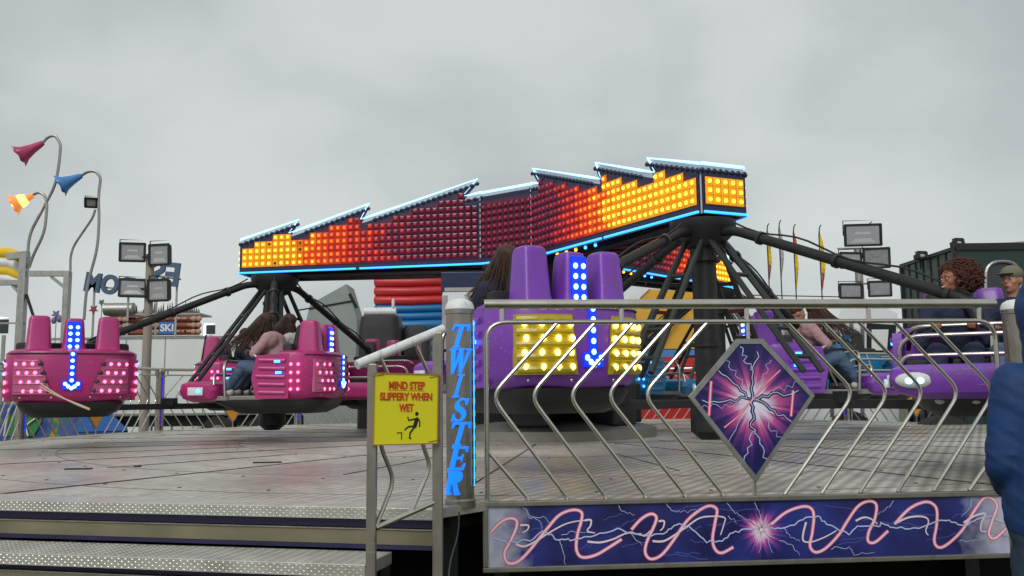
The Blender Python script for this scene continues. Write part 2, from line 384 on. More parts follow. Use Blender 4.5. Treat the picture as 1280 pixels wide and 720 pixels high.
    def strip(s, pts, w, y, mat, T=None, w2=None):
        """flat ribbon in the xz plane at depth y, facing -y"""
        pts = [Vector((p[0], 0, p[1])) for p in pts]; vs = []; k = len(pts)
        for i, p in enumerate(pts):
            t = (pts[min(i + 1, k - 1)] - pts[max(i - 1, 0)]).normalized(); nrm = Vector((-t.z, 0, t.x))
            ww = w if w2 is None else w + (w2 - w) * i / (k - 1)
            vs += [(p.x - nrm.x * ww / 2, y, p.z - nrm.z * ww / 2), (p.x + nrm.x * ww / 2, y, p.z + nrm.z * ww / 2)]
        return s.add(vs, [(2 * i, 2 * i + 2, 2 * i + 3, 2 * i + 1) for i in range(k - 1)], mat, T)
    def loft(s, levels, mat, n=40, T=None, ymax=99):
        """levels: (z, hx, y0, y1, exponent)"""
        vs = []; fs = []
        for z, hx, y0, y1, e in levels:
            cy = (y0 + y1) / 2; hy = (y1 - y0) / 2
            for j in range(n):
                q = 2 * math.pi * (j + .5) / n; c, d = math.cos(q), math.sin(q)
                vs.append((hx * math.copysign(abs(c) ** (2 / e), c), min(ymax, cy + hy * math.copysign(abs(d) ** (2 / e), d)), z))
        k = len(levels)
        for i in range(k - 1):
            for j in range(n):
                j2 = (j + 1) % n; fs.append((i * n + j, i * n + j2, (i + 1) * n + j2, (i + 1) * n + j))
        fs.append(tuple(range(n - 1, -1, -1))); fs.append(tuple((k - 1) * n + j for j in range(n)))
        return s.add(vs, fs, mat, T)
    def build(s, name, parent=None, smooth=False, loc=None, rot=None, remesh=None, fold=0.0):
        me = bpy.data.meshes.new(name); me.from_pydata(s.v, [], s.f); me.update()
        for mt in s.mats: me.materials.append(mt)
        for p, mi in zip(me.polygons, s.m): p.material_index = mi
        o = bpy.data.objects.new(name, me); COL.objects.link(o)
        if remesh:
            md = o.modifiers.new('r', 'REMESH'); md.mode = 'VOXEL'; md.voxel_size = remesh; md.use_smooth_shade = True
            ms = o.modifiers.new('s', 'SMOOTH'); ms.iterations = 4; ms.factor = 0.5
            dg = bpy.context.evaluated_depsgraph_get(); dg.update()
            me2 = bpy.data.meshes.new_from_object(o.evaluated_get(dg)); o.modifiers.clear()
            me2.name = name; o.data = me2; bpy.data.meshes.remove(me); me = me2
            me.materials.clear(); me.materials.append(s.mats[0])
            for p in me.polygons: p.material_index = 0; p.use_smooth = True
            if fold:
                ns = [v.normal.copy() for v in me.vertices]
                for v, nn in zip(me.vertices, ns):
                    c = v.co; q = Vector((c.x * 5 + c.z * 6, c.y * 6 - c.z * 5, c.z * 7 + c.x * 4)); w_ = noise.noise(q) + .5 * noise.noise(q * 2.3)
                    v.co = c + nn * fold * (1 - 2.2 * abs(w_))
        elif smooth:
            me.shade_smooth() if hasattr(me, 'shade_smooth') else None
            try: me.set_sharp_from_angle(angle=R(38))
            except Exception: pass
        if parent is not None: o.parent = parent
        if loc is not None: o.location = loc
        if rot is not None: o.rotation_euler = rot
        return o

def tag(o, label=None, cat=None, group=None, kind=None):
    if label: o['label'] = label
    if cat: o['category'] = cat
    if group: o['group'] = group
    if kind: o['kind'] = kind
    return o

def empty(name, loc=(0, 0, 0), rz=0.0):
    o = bpy.data.objects.new(name, None); COL.objects.link(o); o.location = loc; o.rotation_euler = (0, 0, rz); o.empty_display_size = 0.2
    return o

def copy_tree(o, parent=None):
    c = o.copy(); COL.objects.link(c)
    if parent is not None:
        c.parent = parent
    for ch in list(o.children): copy_tree(ch, c)
    return c

def fillet(pts, rad, seg=6):
    """round the interior corners of a polyline"""
    pts = [Vector(p) for p in pts]; out = [pts[0]]
    for i in range(1, len(pts) - 1):
        a = (pts[i - 1] - pts[i]); b = (pts[i + 1] - pts[i]); r_ = min(rad, a.length * .45, b.length * .45)
        A = pts[i] + a.normalized() * r_; B = pts[i] + b.normalized() * r_
        for k in range(seg + 1):
            t = k / seg; out.append(A * (1 - t) ** 2 + pts[i] * 2 * t * (1 - t) + B * t * t)
    out.append(pts[-1]); return out

def textmesh(s, size, xs=1.0, bold=0.0, depth=0.002):
    cu = bpy.data.curves.new('t', 'FONT'); cu.body = s; cu.size = size; cu.align_x = 'CENTER'; cu.align_y = 'CENTER'
    cu.offset = bold; cu.extrude = depth
    o = bpy.data.objects.new('t', cu); COL.objects.link(o)
    dg = bpy.context.evaluated_depsgraph_get(); me = bpy.data.meshes.new_from_object(o.evaluated_get(dg))
    vs = [(v.co.x * xs, -v.co.z, v.co.y) for v in me.vertices]; fs = [tuple(p.vertices) for p in me.polygons]
    bpy.data.objects.remove(o); bpy.data.curves.remove(cu); bpy.data.meshes.remove(me)
    return vs, fs

# ------------------------------------------------------------------ world + sun
w = bpy.data.worlds.new('World'); scene.world = w; w.use_nodes = True
N = w.node_tree.nodes; L = w.node_tree.links; bg = N['Background']
sky = N.new('ShaderNodeTexSky'); sky.sky_type = 'NISHITA'; sky.sun_disc = False
sky.sun_elevation = R(40); sky.sun_rotation = R(200)
hs = N.new('ShaderNodeHueSaturation'); hs.inputs['Saturation'].default_value = 0.25; L.new(sky.outputs[0], hs.inputs['Color'])
tc = N.new('ShaderNodeTexCoord'); mp = N.new('ShaderNodeMapping'); mp.inputs['Scale'].default_value = (1.6, 1.6, 2.4)
L.new(tc.outputs['Generated'], mp.inputs[0])
nz = N.new('ShaderNodeTexNoise'); nz.inputs['Scale'].default_value = 1.5; nz.inputs['Detail'].default_value = 5; nz.inputs['Roughness'].default_value = 0.45; nz.inputs['Distortion'].default_value = 0.1
L.new(mp.outputs[0], nz.inputs['Vector'])
cr = N.new('ShaderNodeValToRGB'); cr.color_ramp.interpolation = 'EASE'
cr.color_ramp.elements[0].position = 0.36; cr.color_ramp.elements[0].color = (4.55, 4.95, 5.1, 1)
cr.color_ramp.elements[1].position = 0.62; cr.color_ramp.elements[1].color = (6.5, 6.95, 6.85, 1)
L.new(nz.outputs['Fac'], cr.inputs[0])
mx = N.new('ShaderNodeMix'); mx.data_type = 'RGBA'; mx.inputs[0].default_value = 0.9
L.new(hs.outputs[0], mx.inputs[6]); L.new(cr.outputs[0], mx.inputs[7]); L.new(mx.outputs[2], bg.inputs[0])
bg.inputs[1].default_value = 0.1
sun = bpy.data.lights.new('sun', 'SUN'); sun.energy = 1.5; sun.angle = R(25); sun.color = (1, 0.97, 0.92)
so = bpy.data.objects.new('sun', sun); COL.objects.link(so); so.rotation_euler = (R(50), 0, R(-20)); so.location = (0, 0, 30)
vs_ = scene.view_settings; vs_.view_transform = 'Standard'; vs_.look = 'None'; vs_.exposure = 0; vs_.gamma = 1

# ------------------------------------------------------------------ ground, deck, steps
DZ = 0.85
CX, CY, CR = 0.5, 12.6, 7.95
b = MB(); b.add([(-400, -60, 0), (400, -60, 0), (400, 900, 0), (-400, 900, 0)], [(0, 1, 2, 3)], 'grass')
tag(b.build('ground'), kind='structure')

P0 = Vector((-.12, 5.095)); PL = Vector((-3.42, 5.43)); PR = Vector((3.06, 5.395)); PA = Vector((-.42, 4.725))
a0 = math.degrees(math.atan2(4.72 - CY, -.27 - CX))
verts = [P0, PR]
for k in range(2, 15):
    a = R(a0 + 22.5 * k); verts.append(Vector((CX + CR * math.cos(a), CY + CR * math.sin(a))))
verts.append(PL); verts.append(PA)
deck = empty('ride_deck', (0, 0, 0))
tag(deck, 'low round platform of worn pale metal plates under the spinning ride', 'platform')
n = len(verts)
b = MB()
vs = [(v.x, v.y, DZ) for v in verts] + [(v.x, v.y, DZ - .05) for v in verts]
b.add(vs, [tuple(range(n)), tuple(range(2 * n - 1, n - 1, -1))] + [(i, i + n, (i + 1) % n + n, (i + 1) % n) for i in range(n)], 'deck')
b.build('deck_plate', deck)
b = MB()
for i, v in enumerate(verts):   # seams between segment plates
    d = (Vector((CX, CY)) - v).normalized(); p = v + d * .15; q = v + d * 5.9
    if i != 0: b.bar((p.x, p.y, DZ + .003), (q.x, q.y, DZ + .003), .012, .004, 'signblack')
for rr in (2.1, 4.2, 6.2, 7.3):
    pts = [(CX + rr * math.cos(2 * math.pi * k / 96), CY + rr * math.sin(2 * math.pi * k / 96), DZ + .001) for k in range(96)]
    for k in range(96):
        if rr == 7.3 and False: continue
        b.bar(pts[k], pts[(k + 1) % 96], .010, .004, 'alu')
for rr in (2.25, 4.35, 6.35, 7.15):  # screw heads, joined into the seam mesh
    k_ = int(rr * 9)
    for k in range(k_):
        a_ = 6.2832 * k / k_; b.box((CX + rr * math.cos(a_), CY + rr * math.sin(a_), DZ + .002), (.022, .022, .004), 'black')
for i_, v_ in enumerate(verts[:16]):
    u_ = verts[(i_ + 1) % 16]; m_ = (v_ + u_) / 2; d_ = (Vector((CX, CY)) - m_).normalized()
    for t0_, t1_ in ((1.6, 3.6),): b.bar((*(m_ + d_ * t0_), DZ + .003), (*(m_ + d_ * t1_), DZ + .003), .006, .004, 'black')
b.build('plate_seam_screws', deck)
for px, py, D, wd, an in ((98, 586.5, 7.6, .22, 3), (334, 579.5, 8.1, .25, 5), (172, 586, 7.8, .05, 0)):
    p = W(px, py, D); p.z = DZ
    b = MB(); b.box((0, 0, .006), (wd, .045, .010), 'black'); b.build('plate_slot', deck, loc=p, rot=(0, 0, R(an)))
b = MB()   # support legs + bearer beams beneath
for v in verts:
    d = (Vector((CX, CY)) - v).normalized(); p = v + d * .45
    b.box((p.x, p.y, .40), (.09, .09, .80), 'black')
b.tube([(v.x + (CX - v.x) * .055, v.y + (CY - v.y) * .055, DZ - .12) for v in verts], .05, 'black', 6, closed=True)
b.build('support_frame', deck)

# raised-pattern treads
def plate(mb, p, q, inward, depth, z, th, mat='tread', front=True):
    """tread between p and q (front edge), depth measured along inward"""
    p = Vector(p); q = Vector(q); L_ = (q - p).length; t = (q - p).normalized(); i_ = Vector(inward)
    T = Matrix(((t.x, i_.x, 0, p.x), (t.y, i_.y, 0, p.y), (0, 0, 1, z), (0, 0, 0, 1)))
    mb.box((L_ / 2, depth / 2, -th / 2), (L_, depth, th), mat, T, bev=.004)
    sp = .030; r_ = 0; y = .02
    while y < depth - .012:
        x = .02 + (r_ % 2) * sp / 2; k = 0
        while x < L_ - .02:
            a = R(45 if (k + r_) % 2 else -45); c, s = math.cos(a) * .011, math.sin(a) * .011; d, e = -math.sin(a) * .0035, math.cos(a) * .0035
            mb.add([(x - c, y - s, 0), (x + d, y + e, .0), (x + c, y + s, 0), (x - d, y - e, 0), (x, y, .0028)], [(0, 4, 1), (1, 4, 2), (2, 4, 3), (3, 4, 0)], mat, T)
            x += sp; k += 1
        y += sp * .5; r_ += 1
    if front:
        r_ = 0; zz = -.012
        while zz > -th + .006:
            x = .02 + (r_ % 2) * .02
            while x < L_ - .02:
                mb.add([(x - .008, 0, zz), (x, 0, zz - .005), (x + .008, 0, zz), (x, 0, zz + .005), (x, -.003, zz)], [(0, 1, 4), (1, 2, 4), (2, 3, 4), (3, 0, 4)], mat, T)
                x += .04
            zz -= .014; r_ += 1

tl = (PA - PL).normalized(); nl = Vector((-tl.y, tl.x))      # along the step edge, inward
steps = empty('metal_steps', (0, 0, 0)); tag(steps, 'wide metal entry steps with raised tread plate below the yellow warning sign', 'steps')
E0 = PL - tl * 1.2; E1 = PA + tl * .0
b = MB(); plate(b, E0 - nl * .012, E1 - nl * .012, nl, .30, DZ + .006, .062); b.build('nosing', steps)
b = MB(); plate(b, E0 - nl * .43, E1 - nl * .40 - tl * .22, nl, .36, DZ - .215, .062); b.build('tread', steps)
b = MB(); plate(b, E0 - nl * .78, E1 - nl * .78 - tl * .36, nl, .36, DZ - .43, .062); b.build('tread', steps)
def riser(z0, z1, off, mat, d=.02):
    b = MB(); p = E0 - nl * off; q = E1 - nl * off - tl * .2 * (off > .1)
    b.bar((p.x, p.y, (z0 + z1) / 2), (q.x, q.y, (z0 + z1) / 2), d, abs(z1 - z0), mat); return b
riser(DZ - .19, DZ - .112, -.03, 'riser').build('riser', steps)
b = riser(DZ - .112, DZ - .106, -.02, 'steel_rail'); b.build('riser_edge', steps)
riser(DZ - .106, DZ - .06, -.06, 'gapshade').build('gap_shade_fill', steps)  # dark strip drawn for the shade in the open gap
riser(DZ - .215, DZ - .19, -.035, 'gapshade').build('gap_shade_fill', steps)
riser(DZ - .405, DZ - .325, .34, 'riser').build('riser', steps)
riser(DZ - .325, DZ - .319, .335, 'steel_rail').build('riser_edge', steps)
riser(DZ - .319, DZ - .27, .30, 'gapshade').build('gap_shade_fill', steps)
for off, zt in ((.02, DZ - .065), (.40, DZ - .28)):
    for s_ in (0.0, .5, .985):
        p = E0.lerp(E1 - tl * .25, s_) - nl * (off - .12); b = MB(); b.box((p.x, p.y, zt / 2), (.05, .05, zt), 'black'); b.build('support', steps)
# dark skirt added for the unlit space beneath the deck
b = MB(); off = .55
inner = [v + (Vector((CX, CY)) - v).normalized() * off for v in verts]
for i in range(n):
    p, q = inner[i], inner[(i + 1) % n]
    b.bar((p.x, p.y, .395), (q.x, q.y, .395), .01, .79, 'underdeck_black')
tag(b.build('underdeck_backdrop'), 'added dark skirt hanging under the platform edge', 'backdrop')

# ------------------------------------------------------------------ fence section (local: x along, y inward, z up; origin at left corner, deck level)
FW = 3.02
def make_fence():
    r = empty('fence_section')
    b = MB(); b.tube([(.0, 0, 1.115), (FW, 0, 1.115)], .0285, 'steel_rail', 14); b.build('top_rail', r, True)
    b = MB(); b.tube(fillet([(.01, 0, -.02), (.01, 0, 1.01), (FW - .01, 0, 1.01), (FW - .01, 0, -.02)], .12, 8), .014, 'steel_rail', 10); b.build('frame_tube', r, True)
    for x in (.10, .78, FW / 2, FW - .78, FW - .10):
        b = MB(); b.tube([(x, 0, 1.01), (x, 0, 1.10)], .014, 'steel_rail', 8); b.build('spacer', r, True)
    c = FW / 2
    tops = (.235, .45, .667, .885, 1.10); bends = (.62, .83, 1.045, 1.26, 1.475); bots = (.175, .39, .615, .84, 1.055)
    for s in (-1, 1):
        for t_, be, bo in zip(tops, bends, bots):
            b = MB(); b.tube(fillet([(c + s * t_, 0, 1.005), (c + s * be, 0, .585), (c + s * bo, 0, -.0)], .09, 6), .0115, 'steel_rail', 8); b.build('bar', r, True)
        b = MB(); b.tube([(c + s * 1.49, 0, .27), (c + s * 1.27, 0, -.0)], .0115, 'steel_rail', 8); b.build('bar', r, True)
    d = empty('diamond_panel'); d.parent = r; d.location = (c, 0, 0)
    kite = [(0, .075), (.365, .57), (.075, .905), (-.075, .905), (-.365, .57)]
    kin = [(0, .115), (.335, .565), (.062, .875), (-.062, .875), (-.335, .565)]
    b = MB(); b.prism(kin, -.034, -.022, 'diamondart')
    b.build('art_panel', d)
    rng = random.Random(3)
    def bolt(x0, z0, x1, z1, w_, y, mat, jit=.05, k=9):
        pts = [(x0, z0)]
        for i in range(1, k):
            t = i / k; nx, nz_ = -(z1 - z0), (x1 - x0); l_ = math.hypot(nx, nz_); j = rng.uniform(-jit, jit)
            pts.append((x0 + (x1 - x0) * t + nx / l_ * j, z0 + (z1 - z0) * t + nz_ / l_ * j))
        pts.append((x1, z1)); return pts
    b = MB()
    for (x1, z1, w_) in ((0, .35, .012), (-.09, .15, 0), (.09, .15, 0), (-.29, .55, .01), (.27, .60, .012), (-.19, .72, .010), (.04, .83, .011), (.22, .42, .011), (-.06, .86, 0)):
        pts = bolt(0 if w_ else 0, .55 if w_ else (.37 if z1 < .5 else .72), x1, z1, .01, 0, None, .018)
        if w_: b.strip(pts, w_ * 1.9, -.0352, 'boltdark')
        b.strip(pts, .0055, -.036, 'boltwhite')
    for pts in ([(-.2, .40), (.17, .74)], ):
        b.strip([(-.17, .39), (-.08, .46), (0, .55), (.08, .64), (.17, .72)], .012, -.0355, 'neonpink'); b.strip([(-.17, .39), (-.08, .46), (0, .55), (.08, .64), (.17, .72)], .004, -.0365, 'neonwhite')
    for x in (-.245, .235):
        b.strip([(x - .01 * 1, .46), (x + .01, .66)] if x < 0 else [(x - .015, .45), (x + .005, .60)], .020, -.0355, 'neonpink'); b.strip([(x - .01, .46), (x + .01, .66)] if x < 0 else [(x - .015, .45), (x + .005, .60)], .007, -.0365, 'neonwhite')
    for x1, z1 in ((.30, .66), (-.30, .50), (.16, .30), (-.16, .30), (.12, .78), (-.15, .78)):
        b.strip(bolt(x1 * .3, .55 + (z1 - .55) * .3, x1, z1, 0, 0, None, .02), .0035, -.0362, 'boltwhite')
    b.build('lightning_print', d)
    b = MB()
    nk = len(kite)
    vs = [(x, y, z) for y in (-.04, -.012) for x, z in kite] + [(x, y, z) for y in (-.04, -.012) for x, z in kin]
    fs = []
    for i in range(nk):
        j = (i + 1) % nk
        fs += [(i, j, 2 * nk + j, 2 * nk + i), (nk + j, nk + i, 3 * nk + i, 3 * nk + j), (j, i, nk + i, nk + j), (2 * nk + i, 2 * nk + j, 3 * nk + j, 3 * nk + i)]
    b.add(vs, fs, 'galv'); b.build('diamond_frame', d)
    b = MB(); b.prism(kin, -.014, -.006, 'orange'); b.build('back_board', d)
    for z0_, z1_ in ((0, .08), (.90, 1.0)):
        b = MB(); b.tube([(0, -.01, z0_), (0, -.01, z1_)], .011, 'steel_rail', 8); b.build('hanger', d, True)
    return r

def seg_frame(p, q, gap=.0):
    t = (q - p).normalized(); L_ = (q - p).length
    return p + t * ((L_ - FW) / 2), math.atan2(t.y, t.x)

proto = make_fence()
a = math.atan2(.29, 3.114); proto.scale = (1.036, 1, 1); proto.location = (-.163, 5.075, DZ); proto.rotation_euler = (0, 0, a)
tag(proto, 'near steel railing with zigzag bars and purple lightning diamond, above the neon banner', 'railing', 'steel railings round the platform')
flabel = {3: 'far right steel railing beside the dark green box body', 4: 'railing behind the right hand purple car', 5: 'railing at the rear right beneath the flags', 6: 'railing on the far side behind the right support column',
          7: 'railing on the far side seen behind the near purple car', 8: 'railing straight across the platform behind the cylindrical post', 9: 'railing across the platform in front of the red and blue inflatable',
          10: 'railing in front of the white trailer behind the pink side-on car', 11: 'railing with orange diamond near the left floodlight mast', 12: 'railing with orange diamond below the leftmost pink car', 13: 'railing at the left edge in front of the green board'}
for k in range(3, 14):
    c = copy_tree(proto); p, a = seg_frame(verts[k], verts[(k + 1) % n]); c.location = (p.x, p.y, DZ); c.rotation_euler = (0, 0, a)
    c.scale.x = min(1.0, (verts[(k + 1) % n] - verts[k]).length / 3.06)
    c['label'] = flabel[k]

# banner under the near railing
banner = empty('neon_banner', (0, 0, 0)); a = math.atan2(.27, 3.05)
banner.scale = (1.036, 1, 1); banner.location = (-.175, 5.065, DZ - .004); banner.rotation_euler = (0, 0, a)
tag(banner, 'long dark blue banner with pink neon swirls and white lightning in a metal frame', 'banner')
BH = .385
b = MB(); b.box((1.51, 0, -BH / 2), (2.97, .012, BH - .02), 'bannerart'); b.build('printed_board', banner)
b = MB()
b.box((FW / 2, .008, -.0135), (FW + .01, .061, .027), 'alu', bev=.004); b.box((FW / 2, -.005, -BH + .0135), (FW + .01, .035, .027), 'alu', bev=.004)
b.box((.010, -.005, -BH / 2), (.028, .034, BH - .056), 'alu', bev=.004); b.box((FW - .010, -.005, -BH / 2), (.028, .034, BH - .056), 'alu', bev=.004)
b.build('metal_frame', banner)
def spline(pts, sub=5):
    out = []; P = [pts[0]] + list(pts) + [pts[-1]]
    for i in range(1, len(P) - 2):
        for k in range(sub):
            t = k / sub; q = []
            for c_ in (0, 1):
                p0, p1, p2, p3 = P[i - 1][c_], P[i][c_], P[i + 1][c_], P[i + 2][c_]
                q.append(.5 * (2 * p1 + (p2 - p0) * t + (2 * p0 - 5 * p1 + 4 * p2 - p3) * t * t + (3 * p1 - p0 - 3 * p2 + p3) * t ** 3))
            out.append(tuple(q))
    out.append(tuple(pts[-1])); return out
def bmap(px, py):
    u = (px - 611) / (1246 - 611)
    top = 626 + (613 - 626) * u; bot = 712 + (697 - 712) * u
    # perspective-correct along the banner (slightly farther at its right end)
    u2 = u * 4.78 / (4.78 * u + 5.1 * (1 - u)) if False else u
    return (u2 * FW, -(py - top) / (bot - top) * BH)
S1 = [(75, 245), (110, 205), (150, 180), (185, 185), (190, 215), (165, 280), (135, 340), (145, 385), (180, 390), (230, 350), (320, 235), (380, 165), (440, 140), (480, 150), (480, 190), (460, 260), (455, 330), (480, 365), (540, 355), (600, 320), (660, 280)]
S2 = [(705, 235), (750, 185), (795, 160), (820, 175), (810, 215), (775, 290), (765, 345), (790, 375), (840, 355), (900, 280), (955, 200), (1010, 150), (1065, 122), (1100, 140), (1090, 200), (1075, 280), (1085, 330), (1115, 348), (1170, 320)]
S3 = [(100, 195), (160, 145), (220, 120), (265, 118), (285, 150), (275, 230), (262, 290), (285, 318), (330, 300), (390, 240), (430, 180), (480, 115), (530, 92), (560, 110), (550, 170), (520, 230), (515, 270), (545, 275), (605, 225)]
S4 = [(635, 195), (700, 130), (760, 100), (800, 100), (825, 130), (820, 200), (805, 270), (825, 300), (870, 280), (935, 220), (990, 140), (1040, 80), (1080, 85), (1095, 120), (1070, 180), (1050, 240), (1075, 260), (1130, 215)]
T5 = [(210, 215), (240, 212), (235, 235), (215, 250)]
ZA = lambda q: (600 + q[0] / 3.879, 600 + q[1] / 3.879)
ZB = lambda q: (920 + q[0] * .28125, 600 + q[1] * .28125)
b = MB()
for S, Z in ((S1, ZA), (S2, ZA), (S3, ZB), (S4, ZB)):
    pts = spline([bmap(*Z(q)) for q in S])
    b.strip(pts, .021, -.0072, 'neonpink'); b.strip(pts, .0125, -.0082, 'neonwhite')
W1 = [(185, 300), (220, 312), (270, 290), (330, 250), (400, 210), (450, 195), (495, 190)]
W2 = [(505, 290), (560, 295), (620, 280), (690, 250), (760, 262), (790, 240)]
W3 = [(800, 290), (850, 290), (900, 262), (960, 220), (1020, 180), (1090, 172), (1135, 180), (1130, 210), (1112, 262)]
W4 = [(250, 185), (235, 235), (235, 268), (270, 272), (330, 250), (380, 222)]
W5 = [(465, 180), (500, 165), (530, 170), (560, 195)]
W6 = [(640, 190), (700, 165), (760, 162), (785, 180), (770, 225), (780, 245)]
W7 = [(940, 190), (990, 160), (1040, 150), (1020, 190), (1015, 225), (1040, 230)]
T1 = [(205, 212), (240, 212), (238, 232), (215, 248)]; T2 = [(495, 190), (522, 188), (520, 215), (505, 240), (540, 250)]; T3 = [(830, 195), (855, 195), (850, 225), (835, 240)]
for S, Z in ((W1, ZA), (W2, ZA), (W3, ZA), (T1, ZA), (T2, ZA), (T3, ZA), (W4, ZB), (W5, ZB), (W6, ZB), (W7, ZB)):
    b.strip(spline([bmap(*Z(q)) for q in S]), .012, -.0092, 'neonwhite', w2=.006)
rng = random.Random(11)
def jag(pts, j=.012, k=5):
    out = []
    for i in range(len(pts) - 1):
        for t in range(k):
            f = t / k; out.append((pts[i][0] + (pts[i + 1][0] - pts[i][0]) * f + rng.uniform(-j, j) * .6, pts[i][1] + (pts[i + 1][1] - pts[i][1]) * f + rng.uniform(-j, j)))
    out.append(pts[-1]); return out
B1 = [(85, 270), (150, 295), (250, 280), (310, 240), (360, 275), (430, 282), (540, 260), (640, 228), (700, 250), (760, 262), (850, 255), (910, 210), (970, 225), (1050, 295), (1120, 285), (1180, 245), (1270, 235)]
B2 = [(90, 215), (150, 215), (200, 195), (240, 170), (300, 158), (350, 200), (430, 240), (480, 200), (560, 205), (580, 185), (640, 215), (740, 210), (860, 175), (930, 205), (1000, 180), (1060, 160), (1130, 190)]
for S, Z in ((B1, ZA), (B2, ZB)):
    b.strip(jag([bmap(*Z(q)) for q in S], .008), .0075, -.0100, 'boltwhite')
for S, Z in (([(220, 120), (240, 160), (300, 200), (300, 235)], ZA), ([(380, 285), (395, 340), (405, 400)], ZA), ([(240, 180), (310, 165), (340, 205)], ZA), ([(650, 115), (660, 145), (720, 165)], ZA),
             ([(860, 110), (900, 145), (960, 150), (1050, 130)], ZA), ([(1150, 170), (1190, 205)], ZA), ([(1150, 115), (1190, 160), (1250, 190)], ZA), ([(700, 260), (750, 310)], ZA), ([(390, 265), (440, 240), (520, 250)], ZA),
             ([(30, 90), (50, 150), (60, 190)], ZB), ([(60, 250), (40, 320)], ZB), ([(80, 250), (100, 320)], ZB), ([(130, 260), (190, 290), (215, 330)], ZB), ([(350, 300), (430, 300), (450, 325), (540, 320)], ZB), ([(150, 215), (180, 250), (220, 270)], ZB),
             ([(990, 70), (970, 130), (930, 165)], ZB), ([(920, 265), (960, 275), (1030, 262)], ZB), ([(640, 85), (600, 130), (560, 150)], ZB)):
    b.strip(jag([bmap(*Z(q)) for q in S], .009), .0038, -.0096, 'boltwhite', w2=.002)
for i in range(26):
    u = rng.uniform(.15, 2.9); v_ = -rng.uniform(.05, .33); b.strip(jag([(u, v_), (u + rng.uniform(.05, .3), v_ + rng.uniform(-.06, .06))], .008, 6), .003, -.0070, 'boltblue')
cx, cz = bmap(936, 661)
for i in range(30):
    q = rng.uniform(0, 6.283); l_ = rng.uniform(.03, .10)
    b.strip([(cx + .01 * math.cos(q), cz + .01 * math.sin(q)), (cx + l_ * math.cos(q), cz + l_ * math.sin(q))], .009, -.0088, 'neonwhite', w2=.001)
b.build('swirl_print', banner)

# ------------------------------------------------------------------ cylindrical posts with letters
def glyph(ch):
    """serif italic-free outlines in a 1x1 box, list of polygons (ccw in x,z)"""
    if ch == 'T': return [[(0, 1), (0, .74), (.06, .74), (.14, .90), (.38, .90), (.38, .08), (.28, .06), (.28, 0), (.72, 0), (.72, .06), (.62, .08), (.62, .90), (.86, .90), (.94, .74), (1, .74), (1, 1)][::-1]]
    if ch == 'I': return [[(.2, 0), (.8, 0), (.8, .07), (.64, .09), (.64, .91), (.8, .93), (.8, 1), (.2, 1), (.2, .93), (.36, .91), (.36, .09), (.2, .07)]]
    if ch == 'E': return [[(0, 0), (.95, 0), (1, .28), (.93, .28), (.80, .10), (.42, .10), (.42, .46), (.66, .46), (.70, .36), (.76, .36), (.76, .66), (.70, .66), (.66, .56), (.42, .56), (.42, .90), (.78, .90), (.88, .76), (.95, .76), (.93, 1), (0, 1), (0, .93), (.14, .91), (.14, .09), (0, .07)]]
    if ch == 'W': return [[(-.05, 1), (-.05, .94), (.06, .92), (.30, 0), (.40, 0), (.52, .52), (.66, 0), (.76, 0), (.96, .92), (1.06, .94), (1.06, 1), (.76, 1), (.76, .94), (.86, .92), (.75, .36), (.60, .92), (.66, .94), (.66, 1), (.38, 1), (.38, .94), (.44, .90), (.38, .36), (.26, .92), (.34, .94), (.34, 1)][::-1]]
    if ch == 'R': return [[(0, 0), (.50, 0), (.50, .07), (.38, .09), (.38, .46), (.46, .46), (.72, .0), (1.0, 0), (1.0, .07), (.92, .09), (.68, .49), (.82, .55), (.90, .66), (.90, .80), (.82, .93), (.64, 1), (0, 1), (0, .93), (.12, .91), (.12, .09), (0, .07)]]
    if ch == 'S':
        o = [(.84, .98), (.80, .70), (.74, .70), (.66, .86), (.50, .92), (.34, .88), (.30, .78), (.36, .68), (.60, .58), (.80, .46), (.90, .30), (.86, .14), (.74, .04), (.52, -.01), (.32, .02), (.22, .06), (.16, .0), (.10, .0), (.10, .32), (.16, .32), (.26, .16), (.42, .08), (.58, .10), (.66, .18), (.62, .28), (.46, .38), (.24, .48), (.10, .62), (.10, .80), (.20, .93), (.38, 1.01), (.56, 1.0), (.70, .94), (.78, .99)]
        return [o[::-1]]
PRAD = .077
